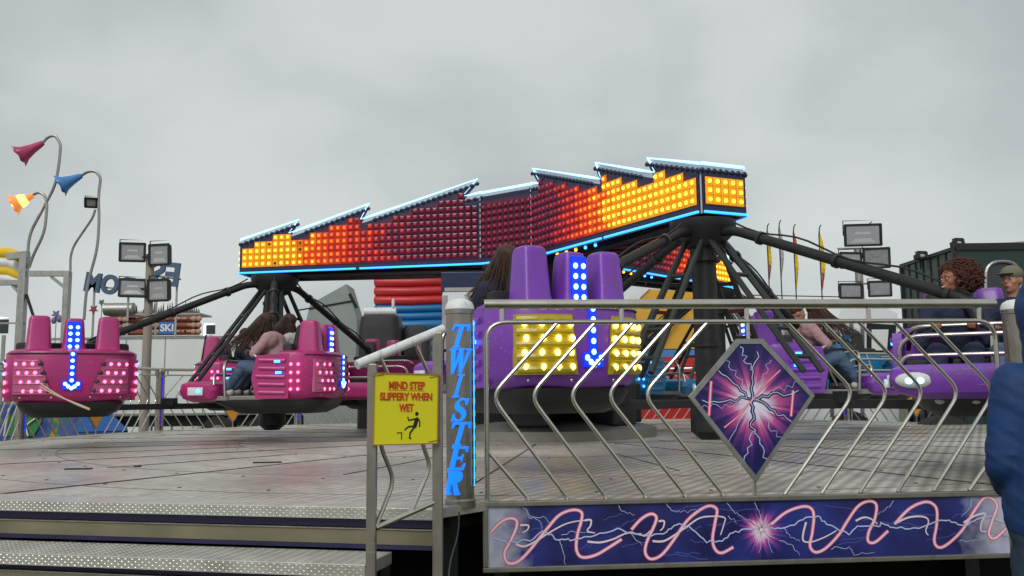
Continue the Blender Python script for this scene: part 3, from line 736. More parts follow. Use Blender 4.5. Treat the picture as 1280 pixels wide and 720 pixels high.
def make_post():
    r = empty('cylinder_post')
    b = MB(); b.lathe([(.085, -.02), (.085, .02), (PRAD, .03), (PRAD, 1.045), (.083, 1.05), (.083, 1.075)], 'steel', 40); b.build('tube', r, True)
    b = MB(); b.lathe([(.083, 1.0755), (.081, 1.095), (.070, 1.118), (.045, 1.133), (.015, 1.138)], 'white', 32); b.build('dome_cap', r, True)
    word = 'TWISTER'; z = .985
    hts = (.130, .138, .128, .128, .128, .128, .128); xc = (.005, .000, .0, .012, .006, -.004, -.030)
    for i, ch in enumerate(word):
        h = hts[i]; wd = (.092, .118, .062, .092, .105, .098, .105)[i]; b = MB()
        for poly in glyph(ch):
            # subdivide then wrap round the tube
            pts = []
            for k in range(len(poly)):
                p, q = poly[k], poly[(k + 1) % len(poly)]; m_ = max(1, int(math.hypot(q[0] - p[0], q[1] - p[1]) / .12))
                for t in range(m_): pts.append((p[0] + (q[0] - p[0]) * t / m_, p[1] + (q[1] - p[1]) * t / m_))
            bm = bmesh.new()
            vv = [bm.verts.new(((x - .5) * wd + (zz - .5) * .034 + xc[i], 0, z - h + zz * h)) for x, zz in pts]
            f = bm.faces.new(vv); f.normal_update()
            if f.normal.y > 0: f.normal_flip()
            bmesh.ops.triangulate(bm, faces=bm.faces[:])
            # cut into vertical slices so the face can follow the tube
            for xx in [k * .012 - .10 for k in range(18)]:
                bmesh.ops.bisect_plane(bm, geom=bm.verts[:] + bm.edges[:] + bm.faces[:], plane_co=(xx, 0, 0), plane_no=(1, 0, 0))
            ex = bmesh.ops.extrude_face_region(bm, geom=bm.faces[:])
            back = [g for g in ex['geom'] if isinstance(g, bmesh.types.BMVert)]
            bset = set(back)
            for v in bm.verts:
                rr = PRAD + (.016 if v in bset else .001); an = v.co.x / (PRAD + .01)
                v.co.x = rr * math.sin(an); v.co.y = -rr * math.cos(an)
            bmesh.ops.recalc_face_normals(bm, faces=bm.faces[:])
            bm.verts.index_update()
            b.add([v.co.copy() for v in bm.verts], [[v.index for v in f.verts] for f in bm.faces], 'letter'); bm.free()
        o = b.build('letter', r); z -= h + .0035
    b = MB()
    for k in range(26):
        b.box((PRAD + .006, -.01, .12 + k * .034), (.008, .018, .030), 'hazard' if k % 2 else 'signblack')
    b.build('hazard_strip', r)
    b = MB(); b.tube([(PRAD + .004, -.034, .10), (PRAD + .004, -.034, 1.0)], .0035, 'neonb', 6); b.build('glow_strip', r)
    return r
post0 = make_post(); post0.location = (-.298, 4.97, DZ); post0.rotation_euler = (0, 0, R(-2))
tag(post0, 'brushed steel cylinder post with glowing blue letters beside the warning sign', 'post', 'cylinder posts round the platform')
pr = copy_tree(post0); pr.location = (3.075, 5.36, DZ); pr.rotation_euler = (0, 0, R(20)); pr['label'] = 'steel cylinder post at the right edge behind the person in blue'
pl = copy_tree(post0); pl.location = (PL.x + .01, PL.y - .02, DZ); pl.rotation_euler = (0, 0, R(-16)); pl['label'] = 'post at the left edge of the photo at the end of the steps'
# plain rear posts (seen from behind, no letters)
def make_rear_post():
    r = empty('rear_post')
    b = MB(); b.lathe([(.085, -.02), (PRAD, .03), (PRAD, 1.045), (.083, 1.05), (.083, 1.075), (.070, 1.118), (.015, 1.138)], 'steel', 20); b.build('tube', r, True)
    b = MB(); b.tube([(.02, PRAD + .004, .1), (.02, PRAD + .004, 1.0)], .006, 'blueglow', 6); b.build('glow_strip', r)  # glowing strip drawn for the violet reflection on the steel
    return r
rp = make_rear_post(); first = True
rlab = {3: 'rear steel post near the green box body', 4: 'rear steel post behind the right purple car', 5: 'rear steel post below the right floodlight mast', 6: 'rear post hidden partly by the diamond panel', 7: 'rear steel post behind the near purple car on its right',
        8: 'rear steel post behind the near purple car', 9: 'rear steel post behind the lettered cylinder', 10: 'rear steel post left of the warning sign', 11: 'rear post behind the pink side-on car', 12: 'rear steel post with violet reflection as a glowing strip beside the left floodlight mast', 13: 'rear post behind the leftmost pink car', 14: 'rear post near the left edge'}
for k in range(3, 15):
    c = rp if first else copy_tree(rp); first = False
    c.location = (verts[k].x, verts[k].y, DZ); c.rotation_euler = (0, 0, math.atan2(CY - verts[k].y, CX - verts[k].x) - R(90))
    tag(c, rlab[k], 'post', 'plain steel posts on the far side')

# ------------------------------------------------------------------ stair handrail with sign
hr = empty('stair_handrail', (0, 0, 0)); tag(hr, 'short sloping steel handrail carrying the yellow warning sign', 'handrail')
A = W(466, 452, 4.10); B = W(547, 413, 4.30)
TLs = W(446, 456, 4.06); TRs = W(554, 411, 4.33)
b = MB(); b.tube([TLs, TRs], .0225, 'white', 16); b.build('top_rail', hr, True)
b = MB(); b.box((A.x, A.y, (A.z - .01 + .2) / 2), (.044, .044, A.z - .01 - .2), 'alu', bev=.005); b.box((A.x, A.y, .1), (.06, .06, .2), 'alu'); b.build('leg', hr)
b = MB(); b.box((B.x, B.y, (B.z - .01 + .2) / 2), (.048, .044, B.z - .01 - .2), 'alu', bev=.005); b.box((B.x, B.y, .1), (.06, .06, .2), 'alu'); b.build('leg', hr)
def hp(px, py):
    t = (px - 466) / 81; return W(px, py, 4.10 + .20 * t)
b = MB(); b.tube([hp(470, 660), hp(543, 628)], .0125, 'steel_rail', 10); b.build('lower_rail', hr, True)
b = MB(); b.tube(fillet([hp(474, 540), hp(477, 562), hp(493, 600), hp(470, 658)], .06), .0105, 'steel_rail', 8); b.build('bar', hr, True)
b = MB(); b.tube(fillet([hp(526, 545), hp(529, 558), hp(538, 583), hp(514, 640)], .06), .0105, 'steel_rail', 8); b.build('bar', hr, True)
for q_ in (((476, 448), (486, 470)), ((520, 432), (536, 468))):
    b = MB(); b.tube([hp(*q_[0]), hp(*q_[1])], .009, 'steel_rail', 8); b.build('bar', hr, True)
# sign
sc = W(507.5, 511, 4.165); dv = (W(551.5, 511, 4.27) - W(464, 511, 4.06)); sa = math.atan2(dv.y, dv.x)
sign = empty('warning_sign', sc - Vector((0, 0, 0)), sa); tag(sign, 'yellow warning sign reading mind step slippery when wet on the handrail', 'sign')
SW, SH = .335, .325
T = Matrix.Rotation(R(1.0), 4, 'Y')
b = MB(); b.box((0, 0, 0), (SW, .006, SH), 'signyellow', T, bev=.002); b.build('board', sign)
b = MB()
for zz in (-1, 1): b.box((0, -.002, zz * (SH / 2 + .001)), (SW + .01, .010, .005), 'wood', T)
for xx in (-1, 1): b.box((xx * (SW / 2 + .002), -.002, 0), (.005, .010, SH - .004), 'wood', T)
b.build('edge_trim', sign)
for txt, zz, wid in (('MIND STEP', .107, .19), ('SLIPPERY WHEN', .055, .275), ('WET', .003, .076)):
    v_, f_ = textmesh(txt, .050, 1, .0017, .0008); w0 = max(p[0] for p in v_) - min(p[0] for p in v_); k = wid / w0
    b = MB(); b.add([(x * k, y - .005, z * .98 + zz) for x, y, z in v_], f_, 'signred', T); b.build('lettering', sign)
b = MB(); b.box((0.0, -.0042, .085), (.19, .001, .0015), 'signred', T); b.build('underline', sign)
b = MB()
def pc(x, z): return (x * .00245 - .003, z * .00245)
def limb(p, q, w_): b.strip([pc(*p), pc(*q)], w_, -.0045, 'signblack', T); 
def disc(p, r_):
    x, z = pc(*p); k = 14; b.add([(x + r_ * math.cos(6.2832 * i / k), -.0046, z + r_ * math.sin(6.2832 * i / k)) for i in range(k)], [tuple(range(k))[::1]], 'signblack', T)
for nm, pts, w_ in (('a', [(24, -19), (20, -33)], .020), ('b', [(20, -19), (7, -22)], .007), ('c', [(7, -22), (4, -15)], .006), ('d', [(27, -18), (31, -26)], .007), ('e', [(31, -26), (30, -35)], .006),
                    ('f', [(20, -33), (6, -34)], .008), ('g', [(6, -34), (-2, -40)], .007), ('h', [(20, -34), (10, -46)], .009), ('i', [(10, -46), (9, -56)], .008), ('j', [(8, -56), (13, -56)], .006),
                    ('k', [(-18, -45), (-7, -45)], .0045), ('l', [(-8, -45), (-8, -58)], .0045)):
    limb(pts[0], pts[1], w_)
for p, r_ in (((24, -9.5), .0095), ((24, -20), .0095), ((20, -33), .0095), ((7, -22), .0035), ((31, -26), .0035), ((6, -34), .004), ((10, -46), .0042)): disc(p, r_)
b.build('falling_figure', sign)
b = MB()
for x, z, dx in ((-.150, .152, .05), (.15, .152, -.05), (.15, -.152, -.04)):
    b.strip([(x - .03, z - .004), (x + .03, z + .004)], .003, -.0062, 'signblack', T)
b.build('cable_tie', sign)
# cable hanging by the post foot
b = MB(); b.tube(fillet([W(574, 640, 4.75), W(573, 668, 4.75), W(563, 700, 4.7), W(560, 726, 4.65), Vector((-.3, 4.6, .01))], .1), .0045, 'cable', 6)
tag(b.build('cable', None, True), 'thin grey cable hanging down beneath the lettered post', 'cable')

# ------------------------------------------------------------------ ride rotor
RC = Vector((.5, 12.55)); ZB_ = 3.22
OUT = [(0, .50), (.885, .75), (.745, .56), (1.02, .64), (1.96, .93), (1.84, .71), (2.06, .77), (3.56, 1.20), (3.34, .96), (3.62, 1.0)]   # distance from tip, height
TOPF = [(0, .50), (.745, .705), (.76, .57), (1.02, .64), (1.84, .885), (1.86, .715), (2.06, .77), (3.34, 1.13), (3.36, .96), (4, 1.0)]
def topf(t):
    for (a_, ha), (b_, hb) in zip(TOPF, TOPF[1:]):
        if t <= b_: return ha + (hb - ha) * max(0, t - a_) / (b_ - a_)
    return 1.0
rotor = empty('ride_rotor', (RC.x, RC.y, 0)); tag(rotor, 'big three armed lightning bolt beam with yellow, orange and dark red lamps', 'ride arms')
ARMS = [174.5, 42.0, -66.5]; XTS = [4.44, 4.2, 4.13]; XI, WI, WT = .85, .60, .26
bulb_pts = []
NL = 12
KEYS = [(0.0, (1, .58, .03), 3.8, (1, .42, .004), .74), (.80, (1, .52, .03), 3.4, (1, .34, 0), .66), (1.05, (1, .20, .01), 2.6, (1, .10, 0), .55), (1.5, (1, .11, .01), 1.5, (1, .04, .005), .36), (2.0, (.9, .04, .03), .55, (.8, .015, .02), .13), (2.5, (.5, .02, .07), .20, (.32, .012, .07), .05), (4.0, (.4, .015, .08), .10, (.22, .01, .07), .03)]
def kcol(t):
    for A, B_ in zip(KEYS, KEYS[1:]):
        if t <= B_[0]:
            f = max(0, t - A[0]) / (B_[0] - A[0]); mixv = lambda a, b_: tuple(x + (y - x) * f for x, y in zip(a, b_))
            return mixv(A[1], B_[1]), A[2] + (B_[2] - A[2]) * f, mixv(A[3], B_[3]), A[4] + (B_[4] - A[4]) * f
    return KEYS[-1][1:]
for i_ in range(NL + 1):
    c1, s1, c2, s2 = kcol(i_ * 2.8 / NL)
    M['lb%d' % i_] = glow('bulb_glow_%d' % i_, c1, s1); M['lc%d' % i_] = glow('lens_glow_%d' % i_, c2, s2, (c2[0] * .22, c2[1] * .22, c2[2] * .3))
M['deadb'] = plain('dead_bulb', (.12, .05, .03), .3)
def bulb_cols(t):
    i_ = max(0, min(NL, int(round(t / 2.8 * NL + random.uniform(-.9, .9)))))
    return 'lb%d' % i_ if random.random() > .02 else 'deadb', 'lc%d' % i_
def face(P, Q, kind, arm_t0=0.0, bright=1.0):
    """vertical light face from P to Q (2D, relative to rotor), outward normal to the right of P->Q when seen from outside.
       kind 'side': P is tip end. returns nothing"""
    P = Vector(P); Q = Vector(Q); t = (Q - P).normalized(); L_ = (Q - P).length
    return P, t, L_
class RotorArm: pass
def side_face(P, Q, nrm, ang_i, flip):
    """P = tip corner, Q = hub corner"""
    P = Vector(P); Q = Vector(Q); t = (Q - P).normalized(); L_ = (Q - P).length; sc_ = L_ / 3.62
    nrm = Vector(nrm)
    T = Matrix(((t.x, -nrm.x, 0, P.x), (t.y, -nrm.y, 0, P.y), (0, 0, 1, ZB_), (0, 0, 0, 1)))   # local x along, -y outward
    f = lambda pts: pts if t.cross(nrm) < 0 else pts
    prof = [(a_ * sc_, h_) for a_, h_ in OUT]; prof[-1] = (L_, 1.0)
    low = lambda dz, b0: [(0, b0)] + [(L_, b0)] + [(x, max(h_ - dz, b0 + .02)) for x, h_ in prof[::-1]]
    b = MB(); b.prism(low(.0, 0), -.012, .012, 'whiteboard', T); b.build('backing_board', rotor)
    b = MB(); b.prism(low(.055, .0), -.03, -.0125, 'navy', T)
    # scalloped edge: row of small dark lamps
    for (a0_, h0), (a1_, h1) in ((OUT[0], OUT[1]), (OUT[3], OUT[4]), (OUT[6], OUT[7]), (OUT[8], OUT[9])):
        k = int((a1_ - a0_) * sc_ / .075)
        for i in range(k + 1):
            q = i / max(1, k); b.ell(((a0_ + (a1_ - a0_) * q) * sc_, -.034, h0 + (h1 - h0) * q - .062), (.032, .02, .028), 'navy', 8, 5, T)
    b.build('scalloped_trim', rotor, True)
    b = MB()
    poly = [(.03, .085), (L_ - .0, .085)] + [(x * sc_, h_ - .13) for x, h_ in TOPF[::-1] if x * sc_ <= L_]; poly[-1] = (.03, .37)
    b.prism(poly, -.038, -.031, 'maroon', T); b.build('lamp_field', rotor)
    b = MB(); b.tube([T @ Vector((x, -.02, h_ + .012)) for x, h_ in prof[:-1] + [(L_, 1.01)]], .017, 'neon', 6); b.build('neon_tube', rotor, True)
    b = MB(); b.tube([T @ Vector((.0, -.045, .012)), T @ Vector((L_ * .5 - .03, -.045, .012))], .014, 'neonb', 6); b.build('neon_tube', rotor, True)
    b = MB(); b.tube([T @ Vector((L_ * .5 + .03, -.045, .012)), T @ Vector((L_, -.045, .012))], .014, 'neonb', 6); b.build('neon_tube', rotor, True)
    x = .07
    while x < L_ - .03:
        z = .135
        while z < topf(x / sc_) - .135:
            bulb_pts.append((T @ Vector((x, -.040, z)), T.to_3x3() @ Vector((0, -1, 0)), (x / sc_ if ang_i != 2 else (x / sc_ * .5 if x / sc_ < 1.7 else .85 + (x / sc_ - 1.7) * 1.25)), ang_i, flip)); z += .094
        x += .0955
    # dotted white seam at the hub end
    b = MB()
    for k in range(11): b.box((L_ - .02, -.042, .12 + k * .08), (.012, .01, .045), 'whiteboard', T)
    b.build('seam_strip', rotor)
def pt(ang, x, y):
    c, s = math.cos(R(ang)), math.sin(R(ang)); return Vector((c * x - s * y, s * x + c * y))
inner_pts = []
for i, ang in enumerate(ARMS):
    XT = XTS[i]
    lt, rt = pt(ang, XT, WT), pt(ang, XT, -WT); li, ri = pt(ang, XI, WI), pt(ang, XI, -WI)
    nl_ = (li - lt); nl_ = Vector((-nl_.y, nl_.x)).normalized();
    if nl_.dot(pt(ang, 0, 1)) < 0: nl_ = -nl_
    nr_ = (ri - rt); nr_ = Vector((-nr_.y, nr_.x)).normalized()
    if nr_.dot(pt(ang, 0, -1)) < 0: nr_ = -nr_
    side_face(lt, li, nl_, i, 0); side_face(rt, ri, nr_, i, 1)
    # tip end face
    ax = pt(ang, 1, 0); lat = pt(ang, 0, 1)
    T = Matrix(((lat.x, -ax.x, 0, rt.x), (lat.y, -ax.y, 0, rt.y), (0, 0, 1, ZB_), (0, 0, 0, 1)))
    b = MB(); b.prism([(0, 0), (2 * WT, 0), (2 * WT, .5), (0, .5)], -.012, .012, 'whiteboard', T); b.build('backing_board', rotor)
    b = MB(); b.prism([(.0, 0), (2 * WT, 0), (2 * WT, .445), (.0, .445)], -.03, -.0125, 'navy', T)
    for k in range(8): b.ell((.0 + k * .074, -.034, .44), (.032, .02, .028), 'navy', 8, 5, T)
    b.build('scalloped_trim', rotor, True)
    b = MB(); b.prism([(.02, .085), (2 * WT - .02, .085), (2 * WT - .02, .38), (.02, .38)], -.038, -.031, 'maroon', T); b.build('lamp_field', rotor)
    b = MB(); b.tube([T @ Vector((0, -.02, .512)), T @ Vector((2 * WT, -.02, .512))], .017, 'neon', 6); b.build('neon_tube', rotor, True)
    b = MB(); b.tube([T @ Vector((0, -.045, .012)), T @ Vector((2 * WT, -.045, .012))], .014, 'neonb', 6); b.build('neon_tube', rotor, True)
    for a_ in range(5):
        for c_ in range(3): bulb_pts.append((T @ Vector((.07 + a_ * .095, -.040, .14 + c_ * .094)), T.to_3x3() @ Vector((0, -1, 0)), .05, i, 2))
    # underside + top cover
    b = MB(); q = [lt, rt, ri, li]
    b.add([(v.x * .985, v.y * .985, ZB_ + .03) for v in q], [(0, 1, 2, 3)], 'navy')
    for s_ in (-1, 1):
        b.tube([(*pt(ang, .9, s_ * .22), ZB_ - .02), (*pt(ang, XT - .2, s_ * .17), ZB_ - .02)], .045, 'greenblack', 8)
    for k in range(6):
        x = 1.1 + k * .45; b.tube([(*pt(ang, x, -.2), ZB_ - .02), (*pt(ang, x + .45, .2), ZB_ - .02)], .02, 'redsteel', 6)
    b.build('underside', rotor)
    b = MB(); pts = [(.0, .46), (1.0, .60), (2.0, .72), (3.0, .90), (3.5, .95)]
    for (t0, h0), (t1, h1) in zip(pts, pts[1:]):
        x0, x1 = XT - t0, XT - t1; w0 = WT + (WI - WT) * t0 / 3.51; w1 = WT + (WI - WT) * t1 / 3.51
        b.add([(*pt(ang, x0, -w0 + .02), ZB_ + h0), (*pt(ang, x0, w0 - .02), ZB_ + h0), (*pt(ang, x1, w1 - .02), ZB_ + h1), (*pt(ang, x1, -w1 + .02), ZB_ + h1)], [(0, 1, 2, 3)], 'navy')
    b.build('top_cover', rotor)
    for k in range(5):   # lit yellow and blue lamps on the underside
        b = MB(); b.ell((*pt(ang, 1.2 + k * .2, -.42 + .03 * k), ZB_ + .015), .02, 'lyel' if k < 3 else 'bblue', 8, 5); b.build('underside_lamp', rotor)
    inner_pts.append((li, ri))
# hub connecting faces
order = [0, 2, 1]
pairs = [(inner_pts[0][0], inner_pts[2][1]), (inner_pts[2][0], inner_pts[1][1]), (inner_pts[1][0], inner_pts[0][1])]
for p, q in pairs:
    t = (q - p).normalized(); nrm = Vector((t.y, -t.x)); 
    if nrm.dot((p + q) / 2) < 0: nrm = -nrm
    L_ = (q - p).length
    T = Matrix(((t.x, -nrm.x, 0, p.x), (t.y, -nrm.y, 0, p.y), (0, 0, 1, ZB_), (0, 0, 0, 1)))
    b = MB(); b.prism([(0, 0), (L_, 0), (L_, 1.0), (0, 1.0)], -.012, .012, 'whiteboard', T); b.build('backing_board', rotor)
    b = MB(); b.prism([(0, 0), (L_, 0), (L_, .95), (0, .95)], -.03, -.0125, 'navy', T); b.build('scalloped_trim', rotor)
    b = MB(); b.prism([(.0, .085), (L_, .085), (L_, .88), (.0, .88)], -.038, -.031, 'maroon', T); b.build('lamp_field', rotor)
    b = MB(); b.tube([T @ Vector((0, -.02, 1.012)), T @ Vector((L_, -.02, 1.012))], .017, 'neon', 6); b.build('neon_tube', rotor, True)
    b = MB(); b.tube([T @ Vector((0, -.045, .012)), T @ Vector((L_, -.045, .012))], .014, 'neonb', 6); b.build('neon_tube', rotor, True)
    x = .06
    while x < L_ - .03:
        z = .135
        while z < .86: bulb_pts.append((T @ Vector((x, -.040, z)), T.to_3x3() @ Vector((0, -1, 0)), 3.0, 9, 0)); z += .094
        x += .0955
# hub top plate and column
b = MB(); hubpoly = [v for pr_ in [(inner_pts[2][1], inner_pts[2][0]), (inner_pts[1][1], inner_pts[1][0]), (inner_pts[0][1], inner_pts[0][0])] for v in pr_]
b.add([(v.x, v.y, ZB_ + .96) for v in hubpoly], [tuple(range(6))], 'navy'); b.add([(v.x, v.y, ZB_ + .03) for v in hubpoly], [tuple(range(5, -1, -1))], 'navy'); b.build('hub_cover', rotor)
b = MB(); b.lathe([(.42, DZ + .05), (.42, DZ + .5), (.30, DZ + .6), (.30, ZB_ - .4), (.5, ZB_ - .1), (.5, ZB_ + .03)], 'greenblack', 20)
b.build('centre_column', rotor, True)
# bulbs: nearest hundred individually
camv = CAM - Vector((RC.x, RC.y, 0))
def vis(bp):
    d = camv - bp[0]; return d.normalized().dot(bp[1]) > 0
vis_pts = sorted([p for p in bulb_pts if vis(p)], key=lambda p: (camv - p[0]).length)
near = vis_pts[:100]; ids = set(id(p) for p in near); rest = [p for p in bulb_pts if id(p) not in ids]
def bulbgeo(mb, loc, nrm, lm, cm_):
    Q = Vector((0, 0, 1)).rotation_difference(nrm).to_matrix().to_4x4(); Q.translation = loc
    ax_ = Vector((0, 0, 1)).cross(nrm).normalized(); T2 = Matrix(((ax_.x, 0, nrm.x, loc.x), (ax_.y, 0, nrm.y, loc.y), (ax_.z, 1, nrm.z, loc.z), (0, 0, 0, 1)))
    h_, g_, k_ = .0455, .034, .018
    mb.add([(x * h_, z * h_, 0) for x, z in ((-1, -1), (1, -1), (1, 1), (-1, 1))] + [(x * g_, z * g_, .010) for x, z in ((-1, -1), (1, -1), (1, 1), (-1, 1))] + [(x * k_, z * k_, .014) for x, z in ((-1, -1), (1, -1), (1, 1), (-1, 1))],
           [(a, (a + 1) % 4, 4 + (a + 1) % 4, 4 + a) for a in range(4)] + [(4 + a, 4 + (a + 1) % 4, 8 + (a + 1) % 4, 8 + a) for a in range(4)], cm_, T2)
    mb.lathe([(.022, .008), (.020, .022), (.011, .031)], lm, 8, Q)
for p in near:
    lm, cm_ = bulb_cols(p[2]); b = MB(); bulbgeo(b, p[0], p[1], lm, cm_); b.build('bulb', rotor)
b = MB()
for p in rest:
    lm, cm_ = bulb_cols(p[2] + (random.uniform(-.06, .06))); bulbgeo(b, p[0], p[1], lm, cm_)
o = b.build('bulb', rotor); tag(o, kind='stuff')

# ------------------------------------------------------------------ spiders (clusters)
def make_spider(hub, targets, label):
    r = empty('car_cluster_frame', (hub[0], hub[1], 0)); tag(r, label, 'ride frame', 'black frames under the ends of the beams')
    b = MB(); b.lathe([(.125, DZ + .30), (.125, 1.9), (.15, 1.9), (.15, 1.94), (.125, 1.94), (.125, ZB_ - .45), (.17, ZB_ - .45), (.17, ZB_ - .41), (.14, ZB_ - .41), (.14, ZB_ - .25)], 'black', 20); b.build('column', r, True)
    b = MB(); b.lathe([(.18, ZB_ - .30), (.30, ZB_ - .18), (.34, ZB_ - .10), (.34, ZB_ - .03)], 'black', 20); b.build('bearing', r, True)
    b = MB(); b.lathe([(.10, DZ + .12), (.19, DZ + .20), (.19, DZ + .50), (.16, DZ + .54)], 'black', 20); b.build('lower_hub', r, True)
    for tx, ty in targets:
        d = Vector((tx - hub[0], ty - hub[1])); l_ = d.length; d.normalize(); s = Vector((-d.y, d.x))
        pt3 = lambda u, v, z: (d.x * u + s.x * v, d.y * u + s.y * v, z)
        e = l_ - .15
        b = MB(); b.tube(fillet([pt3(.1, 0, ZB_ - .16), pt3(.42, 0, ZB_ - .18), pt3(e, 0, 2.12), pt3(e + .12, 0, 1.72)], .12), .049, 'black', 10)
        for f_ in (.14, .5, .93):
            u_ = .42 + (e - .42) * f_; z_ = ZB_ - .18 + (2.12 - ZB_ + .18) * f_; dd = Vector((e - .42, 2.12 - ZB_ + .18)).normalized(); b.tube([pt3(u_ - dd.x * .02, 0, z_ - dd.y * .02), pt3(u_ + dd.x * .02, 0, z_ + dd.y * .02)], .066, 'greenblack', 12)
        b.build('upper_arm', r, True)
        b = MB(); b.tube([pt3(.42 + (e - .42) * f_, .02 * math.sin(f_ * 9), ZB_ - .10 + (2.12 - ZB_ + .18) * f_ - .03 * math.sin(f_ * 14)) for f_ in [k / 16 for k in range(17)]], .010, 'rubber', 6); b.build('hose', r, True)
        b = MB()
        q0, q1 = (.16, ZB_ - .22), (l_ * .44, 1.62)
        for v in (-.13, .13): b.tube([pt3(q0[0], v * .7, q0[1]), pt3(q1[0], v, q1[1])], .030, 'greenblack', 8)
        for k in range(1, 5):
            t = k / 5 + .1; u = q0[0] + (q1[0] - q0[0]) * t; z = q0[1] + (q1[1] - q0[1]) * t
            b.tube([pt3(u, -.13, z), pt3(u, .13, z)], .022, 'redsteel' if k == 2 else 'greenblack', 8)
        b.build('ladder_brace', r, True)
        b = MB(); b.bar(pt3(.15, 0, 1.33), pt3(l_ - .1, 0, 1.33), .11, .075, 'black'); b.box(pt3(l_ * .55, 0, 1.39), (.16, .16, .10), 'black'); b.build('lower_arm', r)
    return r
HL = (-3.46, 12.75); HR = (1.98, 8.98); HT = (3.55, 15.2)
CA = (-5.48, 11.0); CB = (-3.22, 11.75); CC = (-4.25, 14.7); CD = (-2.2, 14.5)
QP = (.09, 6.90); QQ = (3.72, 11.0); QR = (3.60, 6.60); QS = (.55, 11.35)
make_spider(HL, [CA, CB, CC, CD], 'black frame with column and ladder braces under the left beam end, above the pink cars')
make_spider(HR, [QP, QQ, QR, QS], 'nearest black frame with thick column and long tubes beside the diamond panel')
TC = [(1.85, 13.7), (5.4, 13.6), (5.2, 16.9), (1.7, 17.0)]
make_spider(HT, TC, 'farthest black frame hidden behind the nearest column')

